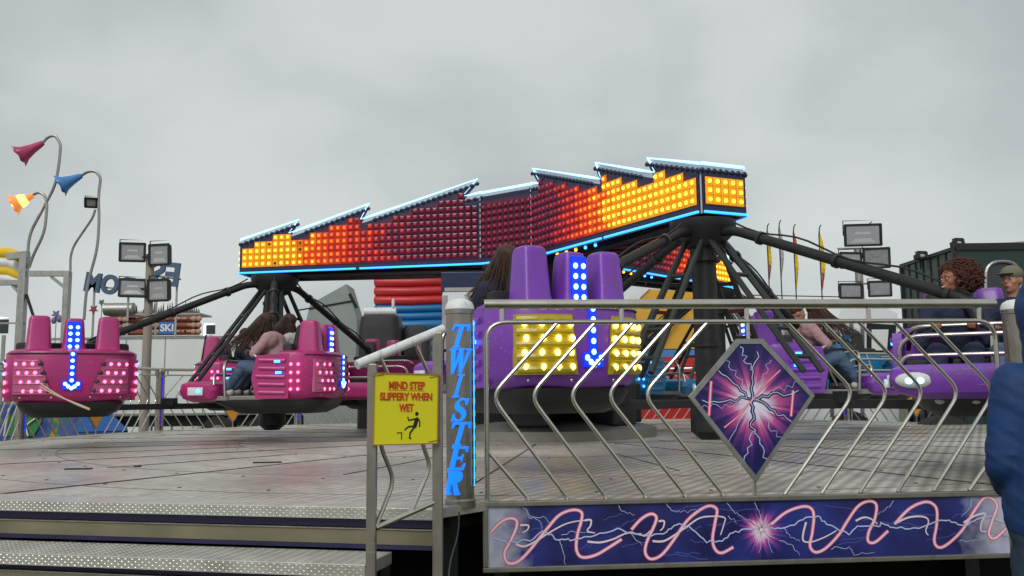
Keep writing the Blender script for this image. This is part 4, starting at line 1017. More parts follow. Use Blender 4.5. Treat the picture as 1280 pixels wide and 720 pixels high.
# ------------------------------------------------------------------ cars
CZ = 1.40
def ry(x):
    return -.4525 - .5225 * max(0.0, 1 - (min(abs(x), .69) / .70) ** 2.5) ** .4
def make_car(body, panel, led, labelcat='ride car'):
    r = empty('ride_car')
    b = MB()
    b.loft([(0.0, .56, -.86, -.06, 2.5), (.04, .64, -.93, .02, 2.5), (.10, .68, -.96, .05, 2.5), (.30, .70, -.975, .07, 2.5), (.54, .70, -.975, .07, 2.5), (.59, .685, -.955, .05, 2.5), (.62, .62, -.89, .0, 2.5), (.625, .5, -.8, -.1, 2.5)], body, 64, ymax=-.36)
    b.build('rear_shell', r, True)
    b = MB()
    q_ = [(x, ry(x) - .004, .565) for x in [(-.66 + k * .06) for k in range(23)]]; b.tube(q_, .007, 'rubber', 6); b.build('rim_gasket', r)
    for x in (-.52, -.2, .2, .52):
        b = MB(); b.ell((x, ry(x) - .006, .06), (.012, .008, .012), 'steel_rail', 8, 5); b.build('bolt', r, True)
    for x, wd, top in ((-.365, .135, 1.0), (.365, .135, 1.0)):
        b = MB(); T = Matrix.Translation((x, 0, 0))
        b.loft([(.56, wd + .015, -.84, -.48, 5), (.66, wd - .002, -.80, -.52, 5), (.96, wd - .022, -.77, -.55, 5), (.995, wd - .030, -.76, -.56, 4.5), (1.01, wd - .050, -.74, -.58, 4)], body, 32, T); b.build('headrest', r, True)
        b = MB(); b.loft([(.60, wd - .02, -.535, -.44, 4), (.93, wd - .04, -.58, -.50, 4), (.96, wd - .07, -.57, -.52, 3)], 'blackp', 20, T); b.build('head_pad', r, True)
    b = MB(); b.loft([(.56, .15, -.84, -.50, 4), (.70, .120, -.805, -.55, 4), (.93, .105, -.80, -.58, 4), (.975, .095, -.785, -.60, 4), (.985, .07, -.76, -.63, 3)], body, 28); b.build('centre_fin', r, True)
    # blue lit column
    col = empty('blue_light_column'); col.parent = r
    b = MB(); b.box((0, -.812, .765), (.150, .022, .36), 'blueglow', bev=.006); b.box((0, -.978, .40), (.070, .02, .36), 'blueglow', bev=.006); b.box((0, -.982, .20), (.19, .02, .10), 'blueglow', bev=.006); b.build('lit_panel', col)
    lp = [(sx * .038, -.828, z) for z in (.65, .725, .80, .875) for sx in (-1, 1)] + [(0, -.992, z) for z in (.555, .48, .405, .33, .255)] + [(-.065, -.996, .215), (.065, -.996, .215), (0, -.996, .165), (-.032, -.996, .185), (.032, -.996, .185)]
    b0 = MB(); b0.ell((0, 0, 0), (.021, .014, .021), 'bblue_core', 10, 6); led0 = b0.build('lamp', col, True, loc=lp[0])
    for q in lp[1:]:
        c = led0.copy(); COL.objects.link(c); c.parent = col; c.location = q
    # rear lamp panels
    for s in (-1, 1):
        if panel == 'yellowpanel': poly = [(.15, .10), (.60, .10), (.60, .51), (.19, .51)]
        else: poly = [(.20, .10), (.60, .10), (.60, .50), (.34, .50)]
        poly = [(s * x, z) for x, z in poly]
        if s < 0: poly = poly[::-1]
        T = Matrix.Rotation(0, 4, 'Z')
        lamp = empty('rear_lamp_panel'); lamp.parent = r
        b = MB(); vs = []; nn = 14
        xs0, xs1 = (.15, .60) if panel == 'yellowpanel' else (.20, .60)
        def xa_(z): return xs0 + (xs1 - xs0) * 0 + ((z - .10) / .40) * (.04 if panel == 'yellowpanel' else .14)
        for z in (.10, .51):
            for k in range(nn + 1):
                x = xa_(z) + (xs1 - xa_(z)) * k / nn
                for o_ in (.018, -.01): vs.append((s * x, ry(x) - o_, z))
        fs = []
        for k in range(nn):
            a_ = 2 * k; c_ = 2 * (nn + 1) + a_; fs += [(a_, a_ + 2, c_ + 2, c_), (a_ + 1, c_ + 1, c_ + 3, a_ + 3), (a_, a_ + 1, a_ + 3, a_ + 2), (c_, c_ + 2, c_ + 3, c_ + 1)]
        fs += [(0, 2 * nn + 2, 2 * nn + 3, 1), (2 * nn, 2 * nn + 1, 4 * nn + 3, 4 * nn + 2)]
        if s < 0: fs = [f[::-1] for f in fs]
        b.add(vs, fs, panel)
        for k in range(5):
            z = .135 + k * .085; x0 = xa_(z) + .02
            b.tube([(s * (x0 + (.585 - x0) * j / 8), ry(x0 + (.585 - x0) * j / 8) - .014, z) for j in range(9)], .028 if panel == 'yellowpanel' else .012, panel, 8)
        b.build('lens', lamp, True)
        lz0 = MB(); lz0.ell((0, 0, 0), (.020, .013, .020) if panel != 'yellowpanel' else (.024, .014, .024), led, 10, 6); base = None
        nx = 4 if panel == 'yellowpanel' else 3
        for i in range(4):
            for j in range(nx):
                if panel == 'yellowpanel': x = .205 + j * .112 + (i % 2) * .01; z = .15 + i * .098
                else: x = .575 - j * .085 - (3 - i) * .030; z = .135 + i * .103
                q = (s * x, ry(x) - (.034 if panel == 'yellowpanel' else .020), z)
                if base is None: base = lz0.build('lamp', lamp, True, loc=q)
                else: c = base.copy(); COL.objects.link(c); c.parent = lamp; c.location = q
        if panel != 'yellowpanel':
            dk = MB()
            for i in range(4):
                for x in (.325 - (3 - i) * .03,):
                    dk = MB(); dk.ell((s * x, ry(x) - .012, .135 + i * .103), (.028, .014, .028), 'darkcap', 10, 6); dk.build('unlit_lamp', lamp, True)
        # wrap-around corner lamps on the side
        for i in range(4 if panel != 'yellowpanel' else 0):
            for yy in (-.62, -.53):
                q = (s * (.70 if yy > -.55 else .690), yy, .135 + i * .103)
                c = base.copy(); COL.objects.link(c); c.parent = lamp; c.location = q; c.rotation_euler = (0, 0, R(90) * s)
    # side walls with ribs
    for s in (-1, 1):
        b = MB()
        T = Matrix(((0, 1 if s > 0 else 1, 0, s * .665), (1, 0, 0, 0), (0, 0, 1, 0), (0, 0, 0, 1)))
        poly = [(-.50, .02), (-.08, .02), (-.02, .28), (-.08, .56), (-.50, .58)]
        b.prism(poly, -.035, .035, body, T)
        for k in range(5):
            z = .09 + k * .10; b.tube([(s * .70, -.46, z), (s * .70, -.12 + .03 * (k == 2), z + .01)], .026, body, 8)
        b.build('side_panel', r, True)
        b = MB(); b.box((s * .725, -.36, .48), (.02, .075, .03), 'bblue', bev=.006); b.box((s * .725, -.38, .34), (.02, .075, .03), 'bblue', bev=.006); b.build('side_lamp', r)
    # floor and nose
    b = MB(); b.box((0, .12, .03), (1.12, 1.25, .06), 'greycar', bev=.01); b.build('floor_pan', r)
    b = MB(); b.loft([(-.02, .50, .48, .90, 4), (.03, .62, .44, .98, 5), (.13, .665, .42, 1.0, 6), (.21, .65, .44, .98, 6), (.245, .60, .50, .93, 4)], body, 40); b.build('nose', r, True)
    for s in (-1, 1):
        b = MB(); b.ell((s * .49, .972, .125), (.125, .040, .062), 'white', 18, 10)
        h = b.build('headlight', r, True)
        for k, xx in enumerate((-.035, .035)):
            b = MB(); b.ell((s * .49 + xx, 1.008, .12), (.024, .012, .024), 'bblue_core', 10, 6); b.build('lamp', h, True)
        b = MB(); b.box((s * .668, .72, .12), (.02, .20, .10), 'white', bev=.01); b.ell((s * .682, .68, .12), (.012, .03, .02), 'bblue', 8, 6); b.build('side_reflector', r, True)
    # seat
    b = MB(); b.box((0, -.20, .25), (1.22, .46, .14), 'blackp', bev=.04); b.build('seat', r, True)
    b = MB(); b.box((0, -.44, .46), (1.22, .13, .50), 'blackp', bev=.04); b.build('backrest', r, True)
    # guard rails and lap bar
    b = MB(); b.tube(fillet([(-.62, .35, .05), (-.62, .38, .50), (.62, .38, .50), (.62, .35, .05)], .16, 8), .020, 'steel_rail', 10); b.build('guard_rail', r, True)
    b = MB(); b.tube(fillet([(-.62, .50, .20), (-.58, .52, .33), (.58, .52, .33), (.62, .50, .20)], .10, 8), .018, 'steel_rail', 10); b.build('guard_rail', r, True)
    b = MB(); b.tube(fillet([(-.60, -.25, .42), (-.55, .06, .60), (.55, .06, .60), (.60, -.25, .42)], .10, 8), .020, 'steel_rail', 10)
    b.tube([(0, .06, .60), (.02, .30, .10)], .016, 'steel_rail', 8); b.build('lap_bar', r, True)
    # under carriage
    b = MB(); b.loft([(-.17, .42, -.70, .30, 5), (-.10, .52, -.84, .45, 5), (-.02, .57, -.88, .62, 5), (.01, .57, -.88, .62, 5)], 'black', 28); b.build('undercarriage', r, True)
    return r
pinkcar = make_car('pink', 'pinkpanel', 'bpink')
purcar = make_car('purple', 'yellowpanel', 'byel')
cyancar = make_car('cyan', 'pinkpanel', 'bblue')
def place(c, xy, rz, label, z=CZ):
    if xy != QP: c.scale = (1, 1, 1)
    c.location = (xy[0], xy[1], z); c.rotation_euler = (0, 0, R(rz)); tag(c, label, 'ride car', 'twister ride cars'.replace('twister ', '')); return c
place(pinkcar, CA, 26, 'pink ride car at the far left seen squarely from behind with pink and blue lamps')
place(copy_tree(pinkcar), CB, 84, 'pink ride car seen side-on facing left with a long haired rider')
place(copy_tree(pinkcar), CC, -80, 'pink ride car half hidden behind the left column')
place(copy_tree(pinkcar), CD, 168, 'pink ride car with black seats facing the viewer left of the warning sign')
purcar.scale = (.88, .95, 1.0)
place(purcar, QP, 30, 'near purple ride car with yellow lamp panels seen from behind', CZ + .075)
place(copy_tree(purcar), QQ, -92, 'purple ride car with a rider in pink facing right behind the diamond')
place(copy_tree(purcar), QR, 152, 'purple ride car with curly haired woman and man facing the viewer at right', CZ).scale = (1, 1, .88)
place(copy_tree(purcar), QS, -20, 'purple ride car hidden behind the near purple car')
tl_ = ['cyan ride car with blue lamps seen behind the near purple car', 'cyan ride car behind the purple car with the rider in pink', 'farthest cyan ride car under the third beam', 'cyan ride car on the far side of the centre column']
for i, (q, rz) in enumerate(zip(TC, (-50, 200, 120, 10))): place(cyancar if i == 0 else copy_tree(cyancar), q, rz, tl_[i])
# loose straps on the leftmost car
for i in (0, 1):
    b = MB(); b.tube(spline3 := [W(50 + t * 62, 479 + 33 * t + 3 * math.sin(t * 3.1 + i) + i * 1.5, 9.9 - .2 * t) for t in [k / 10 for k in range(11)]], .008, 'rope', 6); tag(b.build('loose_strap', None, True), 'upper pale strap trailing from the leftmost pink car' if i == 0 else 'lower pale strap trailing from the leftmost pink car', 'strap')

# ------------------------------------------------------------------ people
def rotz(p, a, c=(0, 0)):
    x, y = p[0] - c[0], p[1] - c[1]; return (c[0] + x * math.cos(a) - y * math.sin(a), c[1] + x * math.sin(a) + y * math.cos(a), p[2])
def head_parts(b, H, yaw, tilt=0.0, mat='skin'):
    """head ellipsoid centred H, facing +y turned by yaw"""
    T = Matrix.Translation(H) @ Matrix.Rotation(yaw, 4, 'Z') @ Matrix.Rotation(tilt, 4, 'X')
    b.ell((0, -.012, .022), (.074, .092, .098), mat, 16, 12, T); b.ell((0, .022, -.050), (.052, .060, .062), mat, 14, 10, T); b.ell((0, .060, -.085), (.024, .022, .022), mat, 10, 8, T)
    b.ell((0, .092, -.018), (.013, .020, .020), mat, 8, 6, T); b.ell((0, .083, .005), (.010, .012, .026), mat, 8, 6, T)
    b.ell((0, .072, .035), (.050, .018, .010), mat, 10, 6, T); b.ell((0, .082, -.056), (.026, .012, .010), mat, 8, 6, T)
    for s in (-1, 1): b.ell((s * .074, -.010, -.008), (.010, .020, .030), mat, 8, 6, T); b.ell((s * .040, .055, -.020), (.022, .020, .022), mat, 8, 6, T)
    return T
def hand(b, Hh, d, up, mat='skin', curl=.9, side=1):
    """palm from Hh along d with five curled fingers"""
    d = Vector(d).normalized(); up = Vector(up); s = d.cross(up).normalized() * side; nrm = s.cross(d).normalized() * -1
    Hh = Vector(Hh)
    for k in (-.024, -.008, .008, .024): b.cap(Hh + s * k * .7, .014, Hh + d * .080 + s * k, .013, mat, 8)
    for k, ln in ((-.030, .062), (-.010, .074), (.010, .078), (.030, .068)):
        p = Hh + d * .082 + s * k; q = p + (d * math.cos(curl * .5) - Vector((0, 0, 1)) * math.sin(curl * .5)) * ln * .5; e = q + (d * math.cos(curl * 1.5) - Vector((0, 0, 1)) * math.sin(curl * 1.5)) * ln * .5
        b.cap(p, .009, q, .0085, mat, 8); b.cap(q, .0085, e, .007, mat, 8)
    t0 = Hh + d * .02 - s * .03; t1 = t0 + d * .035 - s * .028; b.cap(t0, .012, t1, .010, mat, 8); b.cap(t1, .010, t1 + d * .028 + s * .004 - Vector((0, 0, .012)), .008, mat, 8)

def rider(xy, rz, z, label, skin='skin', top='navyfab', leg='jeans', hair='curly', hairm='hair', lean=8, yaw=0, arms='bar', sc=1.0, side=1, face_=True):
    lean = R(lean)
    hip = Vector((0, -.26, .37)); ch = hip + Vector((0, math.sin(lean) * .40, math.cos(lean) * .40)); nk = ch + Vector((0, math.sin(lean * 1.2) * .13, math.cos(lean * 1.2) * .13)); H = nk + Vector((0, math.sin(lean) * .15 + .02, math.cos(lean) * .15))
    sh = {s: ch + Vector((s * .18, 0, .05)) for s in (-1, 1)}
    if arms == 'bar': el = {s: Vector((s * .25, .0 + math.sin(lean) * .1, .53)) for s in (-1, 1)}; ha = {s: Vector((s * .16, .03, .63)) for s in (-1, 1)}
    elif arms == 'forward': el = {s: sh[s] + Vector((s * .05, .16, -.20)) for s in (-1, 1)}; ha = {s: Vector((s * .16, .08, .62)) for s in (-1, 1)}
    kn = {s: Vector((s * .13, .22, .44)) for s in (-1, 1)}; an = {s: Vector((s * .12, .42, .14)) for s in (-1, 1)}
    b = MB(); T = head_parts(b, H, R(yaw), 0, skin)
    b.cap(nk - Vector((0, 0, .06)), .055, H - Vector((0, .01, .05)), .050, skin)
    b.cap(hip, .13, ch, .13, skin); b.cap(ch + Vector((-.12, 0, .0)), .10, ch + Vector((.12, 0, .0)), .10, skin)
    for s in (-1, 1):
        b.cap(sh[s], .055, el[s], .042, skin); b.cap(el[s], .042, ha[s], .028, skin); d = (ha[s] - el[s]).normalized()
        hand(b, ha[s], (d * .5 + Vector((0, .6, .1))).normalized(), (0, 0, 1), skin, 1.2, s)
        b.cap(hip + Vector((s * .09, 0, 0)), .095, kn[s], .062, skin); b.cap(kn[s], .058, an[s], .040, skin); b.cap(an[s] + Vector((0, -.03, -.03)), .035, an[s] + Vector((0, .14, -.045)), .032, skin)
    o = b.build('person', None, remesh=.010); o.location = (xy[0], xy[1], z); o.rotation_euler = (0, 0, R(rz)); o.scale = (sc, sc, sc); tag(o, label, 'person')
    b = MB(); b.cap(hip, .150, ch, .148, top); b.cap(ch + Vector((-.12, 0, .02)), .115, ch + Vector((.12, 0, .02)), .115, top); b.cap(ch, .11, nk - Vector((0, 0, .03)), .066, top)
    for s in (-1, 1): b.cap(sh[s], .074, el[s], .060, top); b.cap(el[s], .058, el[s].lerp(ha[s], .85), .042, top)
    b.build('jacket', o, remesh=.010, fold=.006)
    b = MB(); b.cap(hip + Vector((-.07, 0, 0)), .135, hip + Vector((.07, 0, 0)), .135, leg)
    for s in (-1, 1): b.cap(hip + Vector((s * .09, 0, 0)), .110, kn[s], .078, leg); b.cap(kn[s], .075, an[s] + Vector((0, -.01, .03)), .056, leg)
    b.build('trousers', o, remesh=.010, fold=.006)
    for s in (-1, 1):
        b = MB(); b.cap(an[s] + Vector((0, -.04, -.035)), .046, an[s] + Vector((0, .15, -.055)), .042, 'shoe'); b.build('shoe', o, True)
    rg = random.Random(hash(label) % 1000 if False else len(label))
    b = MB()
    if hair == 'curly':
        for k in range(1500):
            u = rg.uniform(-1, 1); q = rg.uniform(0, 6.283); rr = rg.uniform(.72, 1.08); c = math.sqrt(1 - u * u)
            p = Vector((c * math.cos(q) * .145 * rr, c * math.sin(q) * .185 * rr - .095, u * .15 * rr + .035))
            if p.y > .035 and p.z < .085: continue
            b.ell(p, (rg.uniform(.005, .013), rg.uniform(.005, .013), rg.uniform(.005, .013)), hairm, 5, 4, T)
        b.ell((0, -.095, .040), (.112, .140, .118), hairm, 14, 10, T)
    elif hair == 'long':
        for k in range(320):
            q = rg.uniform(0, 6.283); p0 = Vector((.07 * math.cos(q), .07 * math.sin(q) - .01, .07)); 
            out = Vector((math.cos(q), math.sin(q) + .9 * (arms == 'forward'), 0)); ln = rg.uniform(.25, .42)
            pts = [p0 * .5 + Vector((0, 0, .06)), p0 + Vector((0, 0, .015)), p0 + out * .05 + Vector((0, 0, -.09)), p0 + out * (.10 + rg.uniform(0, .05)) + Vector((0, 0, -.09 - ln * .45)), p0 + out * (.16 + rg.uniform(0, .10)) + Vector((0, 0, -.09 - ln * .9))]
            b.tube(fillet([Vector(p_) + Vector((rg.uniform(-.012, .012), rg.uniform(-.012, .012), 0)) for p_ in pts], .08, 2), .0065, hairm, 4, T=T, r2=.002)
        b.ell((0, -.02, .045), (.088, .100, .092), hairm, 14, 10, T)
    elif hair == 'short':
        b.ell((0, -.024, .045), (.082, .094, .088), hairm, 16, 10, T)
        for k in range(80):
            u = rg.uniform(.1, 1); q = rg.uniform(0, 6.283); c = math.sqrt(1 - u * u); b.ell((c * math.cos(q) * .08, c * math.sin(q) * .09 - .022, u * .088 + .045), .012, hairm, 6, 4, T)
    if hair == 'cap':
        b.ell((0, -.010, .052), (.086, .100, .075), 'capgrey', 18, 10, T); b.ell((0, .10, .048), (.065, .055, .010), 'capgrey', 14, 6, T); b.build('cap', o, True)
    else: b.build('hair', o, True)
    if face_:
        for s in (-1, 1):
            b = MB(); b.ell((s * .030, .0785, .008), (.0125, .007, .0065), 'white', 8, 6, T); b.ell((s * .030, .0845, .008), (.006, .003, .006), 'signblack', 8, 6, T); b.strip([(s * .018, .032), (s * .045, .030)], .006, .0, 'hair', T @ Matrix.Translation((0, .094, 0)) @ Matrix.Rotation(math.pi, 4, 'Z')); b.build('eye', o, True)
        b = MB(); b.ell((0, .0915, -.055), (.021, .006, .0055), 'white' if hair == 'curly' else 'lip', 8, 6, T); b.ell((0, .090, -.062), (.018, .005, .003), 'lip', 8, 6, T); b.build('mouth', o, True)
    return o
def in_car(c, rz, lx, ly):
    a = R(rz); return (c[0] + lx * math.cos(a) - ly * math.sin(a), c[1] + lx * math.sin(a) + ly * math.cos(a))
rider(in_car(QR, 152, .25, .0), 152, CZ - .10, 'laughing woman with big curly auburn hair in the right purple car', 'skinbrown', 'navyfab', 'navyfab', 'curly', 'hairred', 6, -46, sc=.95)
rider(in_car(QR, 152, -.16, -.05), 152, CZ - .10, 'man in a grey cap riding beside the curly haired woman', 'skin', 'navyfab', 'jeans', 'cap', 'hair', 2, -28, sc=.93)
rider(in_car(CB, 84, -.26, .0), 84, CZ, 'rider with long brown hair thrown forward in the side-on pink car', 'skin', 'pinkcoat', 'jeans', 'long', 'hair', 20, 0, 'forward')
rider(in_car(CB, 84, .28, .0), 84, CZ, 'second rider with long brown hair behind the first in the side-on pink car', 'skin', 'greyfab', 'navyfab', 'long', 'hair', 10, 0, 'forward')
rider(in_car(CC, -80, .0, .0), -80, CZ, 'rider with short hair in the pink car behind the left column', 'skin', 'navyfab', 'jeans', 'short', 'hair', 4, 0)
rider(in_car(QP, 30, -.25, .02), 30, CZ - .0, 'rider with brown hair leaning left of the purple headrests', 'skin', 'navyfab', 'navyfab', 'long', 'hair', 6, 30)
rider(in_car(QQ, -92, .28, .0), -92, CZ, 'rider in pale pink top in the purple car facing right', 'skin', 'pinkcoat', 'jeans', 'long', 'hair', 20, 0, 'forward')
rider(in_car(QQ, -92, -.26, .0), -92, CZ, 'rider in grey top on the far seat of the purple car facing right', 'skin', 'greyfab', 'jeans', 'short', 'hair', 14, 0)

# standing person in blue at the right edge
def stander():
    X, Y = 2.235, 3.60
    sk = 'skin'
    b = MB(); H = Vector((-.055, .03, 1.66)); T = head_parts(b, H, R(10), 0, sk)
    b.cap((-.02, 0, 1.46), .058, (-.055, .01, 1.60), .055, sk); b.cap((0, 0, .98), .14, (0, 0, 1.33), .14, sk); b.cap((-.13, 0, 1.36), .09, (.13, 0, 1.36), .09, sk)
    sh = {s: Vector((s * .19, 0, 1.39)) for s in (-1, 1)}; el = {s: Vector((s * .255, .0, 1.09)) for s in (-1, 1)}; ha = {s: Vector((s * .19, .17, 1.00)) for s in (-1, 1)}
    for s in (-1, 1):
        b.cap(sh[s], .058, el[s], .044, sk); b.cap(el[s], .044, ha[s], .030, sk); hand(b, ha[s], (-s * .3, 1, -.1), (0, 0, 1), sk, .8, s)
        b.cap((s * .10, 0, .92), .095, (s * .13, .01, .50), .060, sk); b.cap((s * .13, .01, .50), .060, (s * .15, -.02, .09), .042, sk); b.cap((s * .15, -.04, .045), .042, (s * .16, .15, .035), .034, sk)
    o = b.build('person', None, remesh=.011); o.location = (X, Y, 0); o.rotation_euler = (0, 0, R(-8)); o.scale = (.97, .97, 1.05); tag(o, 'person in a blue hooded rain jacket standing at the right edge', 'person')
    j = 'jacket'; b = MB()
    b.cap((0, 0, .98), .185, (0, 0, 1.30), .175, j, 20); b.cap((-.10, 0, .90), .165, (-.08, 0, 1.28), .165, j, 20); b.cap((.10, 0, .90), .165, (.08, 0, 1.28), .165, j, 20); b.cap((-.12, 0, 1.36), .125, (.12, 0, 1.36), .125, j, 16); b.cap((-.10, 0, .96), .15, (.10, 0, .96), .15, j, 16)
    b.cap((0, -.01, 1.40), .12, (0, -.02, 1.50), .085, j, 16)
    for s in (-1, 1):
        b.cap(sh[s], .092, el[s], .074, j, 16); b.cap(el[s], .074, ha[s] - Vector((0, .02, 0)), .058, j, 16)
        for k in range(3):
            q = (k * 2 + 1) / 6; c = sh[s].lerp(el[s], .15 + .85 * q); b.ell(c + Vector((s * .008 * math.sin(k * 3), .01 * math.cos(k * 2), 0)), (.093 - .014 * q, .088 - .010 * q, .014), j, 14, 6)
    for k in range(12):
        a = k * .9; b.ell((.11 * math.cos(a), .05 * math.sin(a) - .02, 1.0 + k * .028), (.10, .13, .016), j, 14, 6)
    jk = b.build('jacket', o, remesh=.010, fold=.0045)
    b = MB(); b.ell((-.055, -.045, 1.68), (.122, .118, .145), j, 20, 14); b.cap((-.055, -.04, 1.60), .105, (-.02, -.02, 1.44), .125, j, 18); b.cap((-.09, -.02, 1.47), .05, (.09, -.02, 1.47), .05, j); b.cap((-.10, -.04, 1.47), .045, (-.03, .07, 1.44), .035, j); b.cap((.10, -.04, 1.47), .045, (.03, .07, 1.44), .035, j)
    b.build('hood', o, remesh=.010, fold=.006)
    b = MB()
    b.cap((-.08, 0, .90), .135, (.08, 0, .90), .135, 'trousers')
    for s in (-1, 1):
        b.cap((s * .12, 0, .90), .130, (s * .145, .01, .50), .100, 'trousers', 16); b.cap((s * .145, .01, .50), .098, (s * .155, -.02, .10), .085, 'trousers', 16)
    b.build('trousers', o, remesh=.010, fold=.006)
    for s in (-1, 1):
        b = MB(); b.cap((s * .15, -.05, .05), .055, (s * .16, .17, .042), .045, 'rubber'); b.build('shoe', o, True)
    b = MB(); b.ell((-.055, .018, 1.695), (.082, .098, .085), 'hair', 16, 10)
    for k in range(120):
        a = random.uniform(0, 6.283); u = random.uniform(-.2, 1); c = math.sqrt(1 - u * u); b.ell((-.055 + c * math.cos(a) * .080, c * math.sin(a) * .094 + .018, 1.695 + u * .083), .010, 'hair', 6, 4)
    b.build('hair', o, True)
stander()

# ------------------------------------------------------------------ background
def floodlight(parent, c, wd, ht, yaw, pitch, name='floodlight'):
    f = empty(name); f.parent = parent; f.location = c; f.rotation_euler = (R(pitch), 0, R(yaw))
    b = MB(); b.box((0, .06, 0), (wd, .10, ht), 'black', bev=.02)
    for k in range(8): b.box((-wd * .42 + k * wd * .12, .13, 0), (.012, .06, ht * .8), 'black')
    b.build('housing', f)
    b = MB()
    for x, z, dx, dz in ((0, ht / 2, wd, .03), (0, -ht / 2, wd, .03), (-wd / 2, 0, .03, ht), (wd / 2, 0, .03, ht)): b.box((x, -.004, z), (dx + .02, .03, dz + .02), 'black', bev=.006)
    b.build('rim', f)
    b = MB(); b.box((0, .004, 0), (wd * .90, .008, ht * .88), 'lampglass'); b.build('glass', f)
    b = MB(); b.add([(-wd * .36, -.001, -ht * .36), (wd * .36, -.001, -ht * .36), (wd * .22, -.001, -ht * .16), (-wd * .22, -.001, -ht * .16)], [(0, 1, 2, 3)], 'reflector'); b.add([(-wd * .22, -.001, ht * .04), (wd * .22, -.001, ht * .04), (wd * .2, -.001, ht * .16), (-wd * .2, -.001, ht * .16)], [(0, 1, 2, 3)], 'reflector'); b.build('reflector', f)
    b = MB(); b.tube([(-wd * .53, .05, 0), (-wd * .53, .05, ht * .72), (wd * .53, .05, ht * .72), (wd * .53, .05, 0)], .013, 'black', 6); b.build('bracket', f)
    return f
# left mast
D = 19.0; mx_, _ = XZ(185, 400, D)
mast = empty('floodlight_mast', (mx_, D, 0)); tag(mast, 'tall wooden coloured mast with four square floodlights at left', 'floodlight mast', 'floodlight masts')
b = MB(); zt = XZ(186, 318, D)[1]; b.lathe([(.11, 0), (.10, 1.2), (.085, zt)], plain('pale_grey_brown_mast', (.30, .26, .22), .6), 14); b.build('pole', mast, True)
for (px, py, wp, hp_, yw, pt_) in ((170, 317, 29, 22, 14, 4), (203, 320, 27, 25, -12, 4), (170, 361, 30, 22, 22, -14), (202, 364, 28, 26, -12, 4)):
    x, z = XZ(px, py, D); floodlight(mast, (x - mx_, -.18, z), wp * D / F, hp_ * D / F, yw, pt_)
b = MB()
for py in (322, 362): z = XZ(186, py, D)[1]; b.box((0, -.1, z), (.85, .05, .05), 'black')
b.build('cross_arm', mast)
# right mast
D = 21.0; mx_, _ = XZ(1077, 400, D)
mast = empty('floodlight_mast', (mx_, D, 0)); tag(mast, 'grey mast with five floodlights, the largest on top, left of the green box body', 'floodlight mast', 'floodlight masts')
b = MB(); zt = XZ(1077, 312, D)[1]; b.lathe([(.12, 0), (.11, 1.2), (.09, zt)], 'galv', 14); b.build('pole', mast, True)
for (px, py, wp, hp_, yw, pt_) in ((1075, 295.5, 44, 26, -6, 5), (1060, 327, 28, 19, 10, 3), (1092, 324, 30, 24, -16, 8), (1060, 365, 28, 17, 6, 3), (1096, 362, 26, 18, -10, 3)):
    x, z = XZ(px, py, D); floodlight(mast, (x - mx_, -.18, z), wp * D / F, hp_ * D / F, yw, pt_)
b = MB()
for py in (311, 318, 355): z = XZ(1077, py, D)[1]; b.box((0, -.05, z), (1.0, .04, .04), 'galv')
b.build('cross_arm', mast); b = MB(); x, z = XZ(1084, 282, D); b.tube([(x - mx_, 0, z - .1), (x - mx_ + .03, 0, z + .02), (x - mx_ + .12, 0, z + .1)], .012, 'black', 5)
b.build('aerial', mast)

# flower lamps on a steel frame
D = 20.0
def bell(parent, neck, mouth, mat, lit=False):
    neck = Vector(neck); mouth = Vector(mouth); d = mouth - neck; L_ = d.length
    Q = Vector((0, 0, 1)).rotation_difference(d).to_matrix().to_4x4(); Q.translation = neck
    b = MB(); n_ = 24; vs = []; fs = []
    prof = [(.055, -.02), (.075, .06), (.105, L_ * .4), (.16, L_ * .75), (.25, L_)]
    for i, (r_, z_) in enumerate(prof):
        for j in range(n_):
            q = 6.2832 * j / n_; k = 1 + (.06 * math.cos(6 * q)) * (i / 4) ** 2; vs.append((r_ * k * math.cos(q), r_ * k * math.sin(q), z_ + .018 * math.cos(6 * q) * (i / 4) ** 2))
    for i in range(4):
        for j in range(n_): fs.append((i * n_ + j, i * n_ + (j + 1) % n_, (i + 1) * n_ + (j + 1) % n_, (i + 1) * n_ + j))
    fs.append(tuple(range(n_)))
    b.add(vs, fs, mat, Q); o = b.build('bell_shade', parent, True)
    md = o.modifiers.new('t', 'SOLIDIFY'); md.thickness = .012
    b = MB(); b.ell((0, 0, L_ * .62), (.15, .15, .20) if lit else (.06, .06, .09), 'flower_bulb' if lit else 'lampglass', 12, 8, Q); b.build('bulb', parent, True)
def flower(stem, neck, mouth, mat, label, lit=False, flood=None):
    base = W(*stem[-1], D)
    r = empty('flower_lamp', (0, 0, 0)); tag(r, label, 'flower lamp', 'bell shaped flower lamps')
    b = MB(); b.tube(fillet([W(*p, D) for p in stem], .5, 6), .034, 'galv', 8); b.build('stem', r, True)
    bell(r, W(neck[0], neck[1], D), W(mouth[0], mouth[1], D - .12), mat, lit); return r
flower([(53, 179), (60, 171), (69, 169), (76, 180), (74, 205), (69, 232), (50, 268), (37, 292), (34, 322)], (53, 179), (24, 195), 'flower_pink', 'tallest flower lamp with a dark pink bell shade at upper left')
flower([(101, 220), (110, 214), (120, 214), (126, 222), (123, 245), (124, 275), (122, 310), (108, 360), (105, 400)], (101, 220), (75, 232), 'flower_blue', 'flower lamp with a blue bell shade')
flower([(40, 244), (48, 240), (55, 243), (59, 255), (56, 290), (42, 318), (36, 335)], (40, 245), (16, 256), 'flower_orange', 'lowest flower lamp with a lit orange and yellow bell', True)
fr = empty('steel_lamp_frame', (0, 0, 0)); tag(fr, 'grey steel portal frame under the flower lamps at left', 'frame')
def fbar(p, q, w_=.16, nm='beam', mat='galv', DD=D):
    b = MB(); b.bar(W(*p, DD), W(*q, DD), w_, w_, mat, up=(0, 1, 0)); b.build(nm, fr)
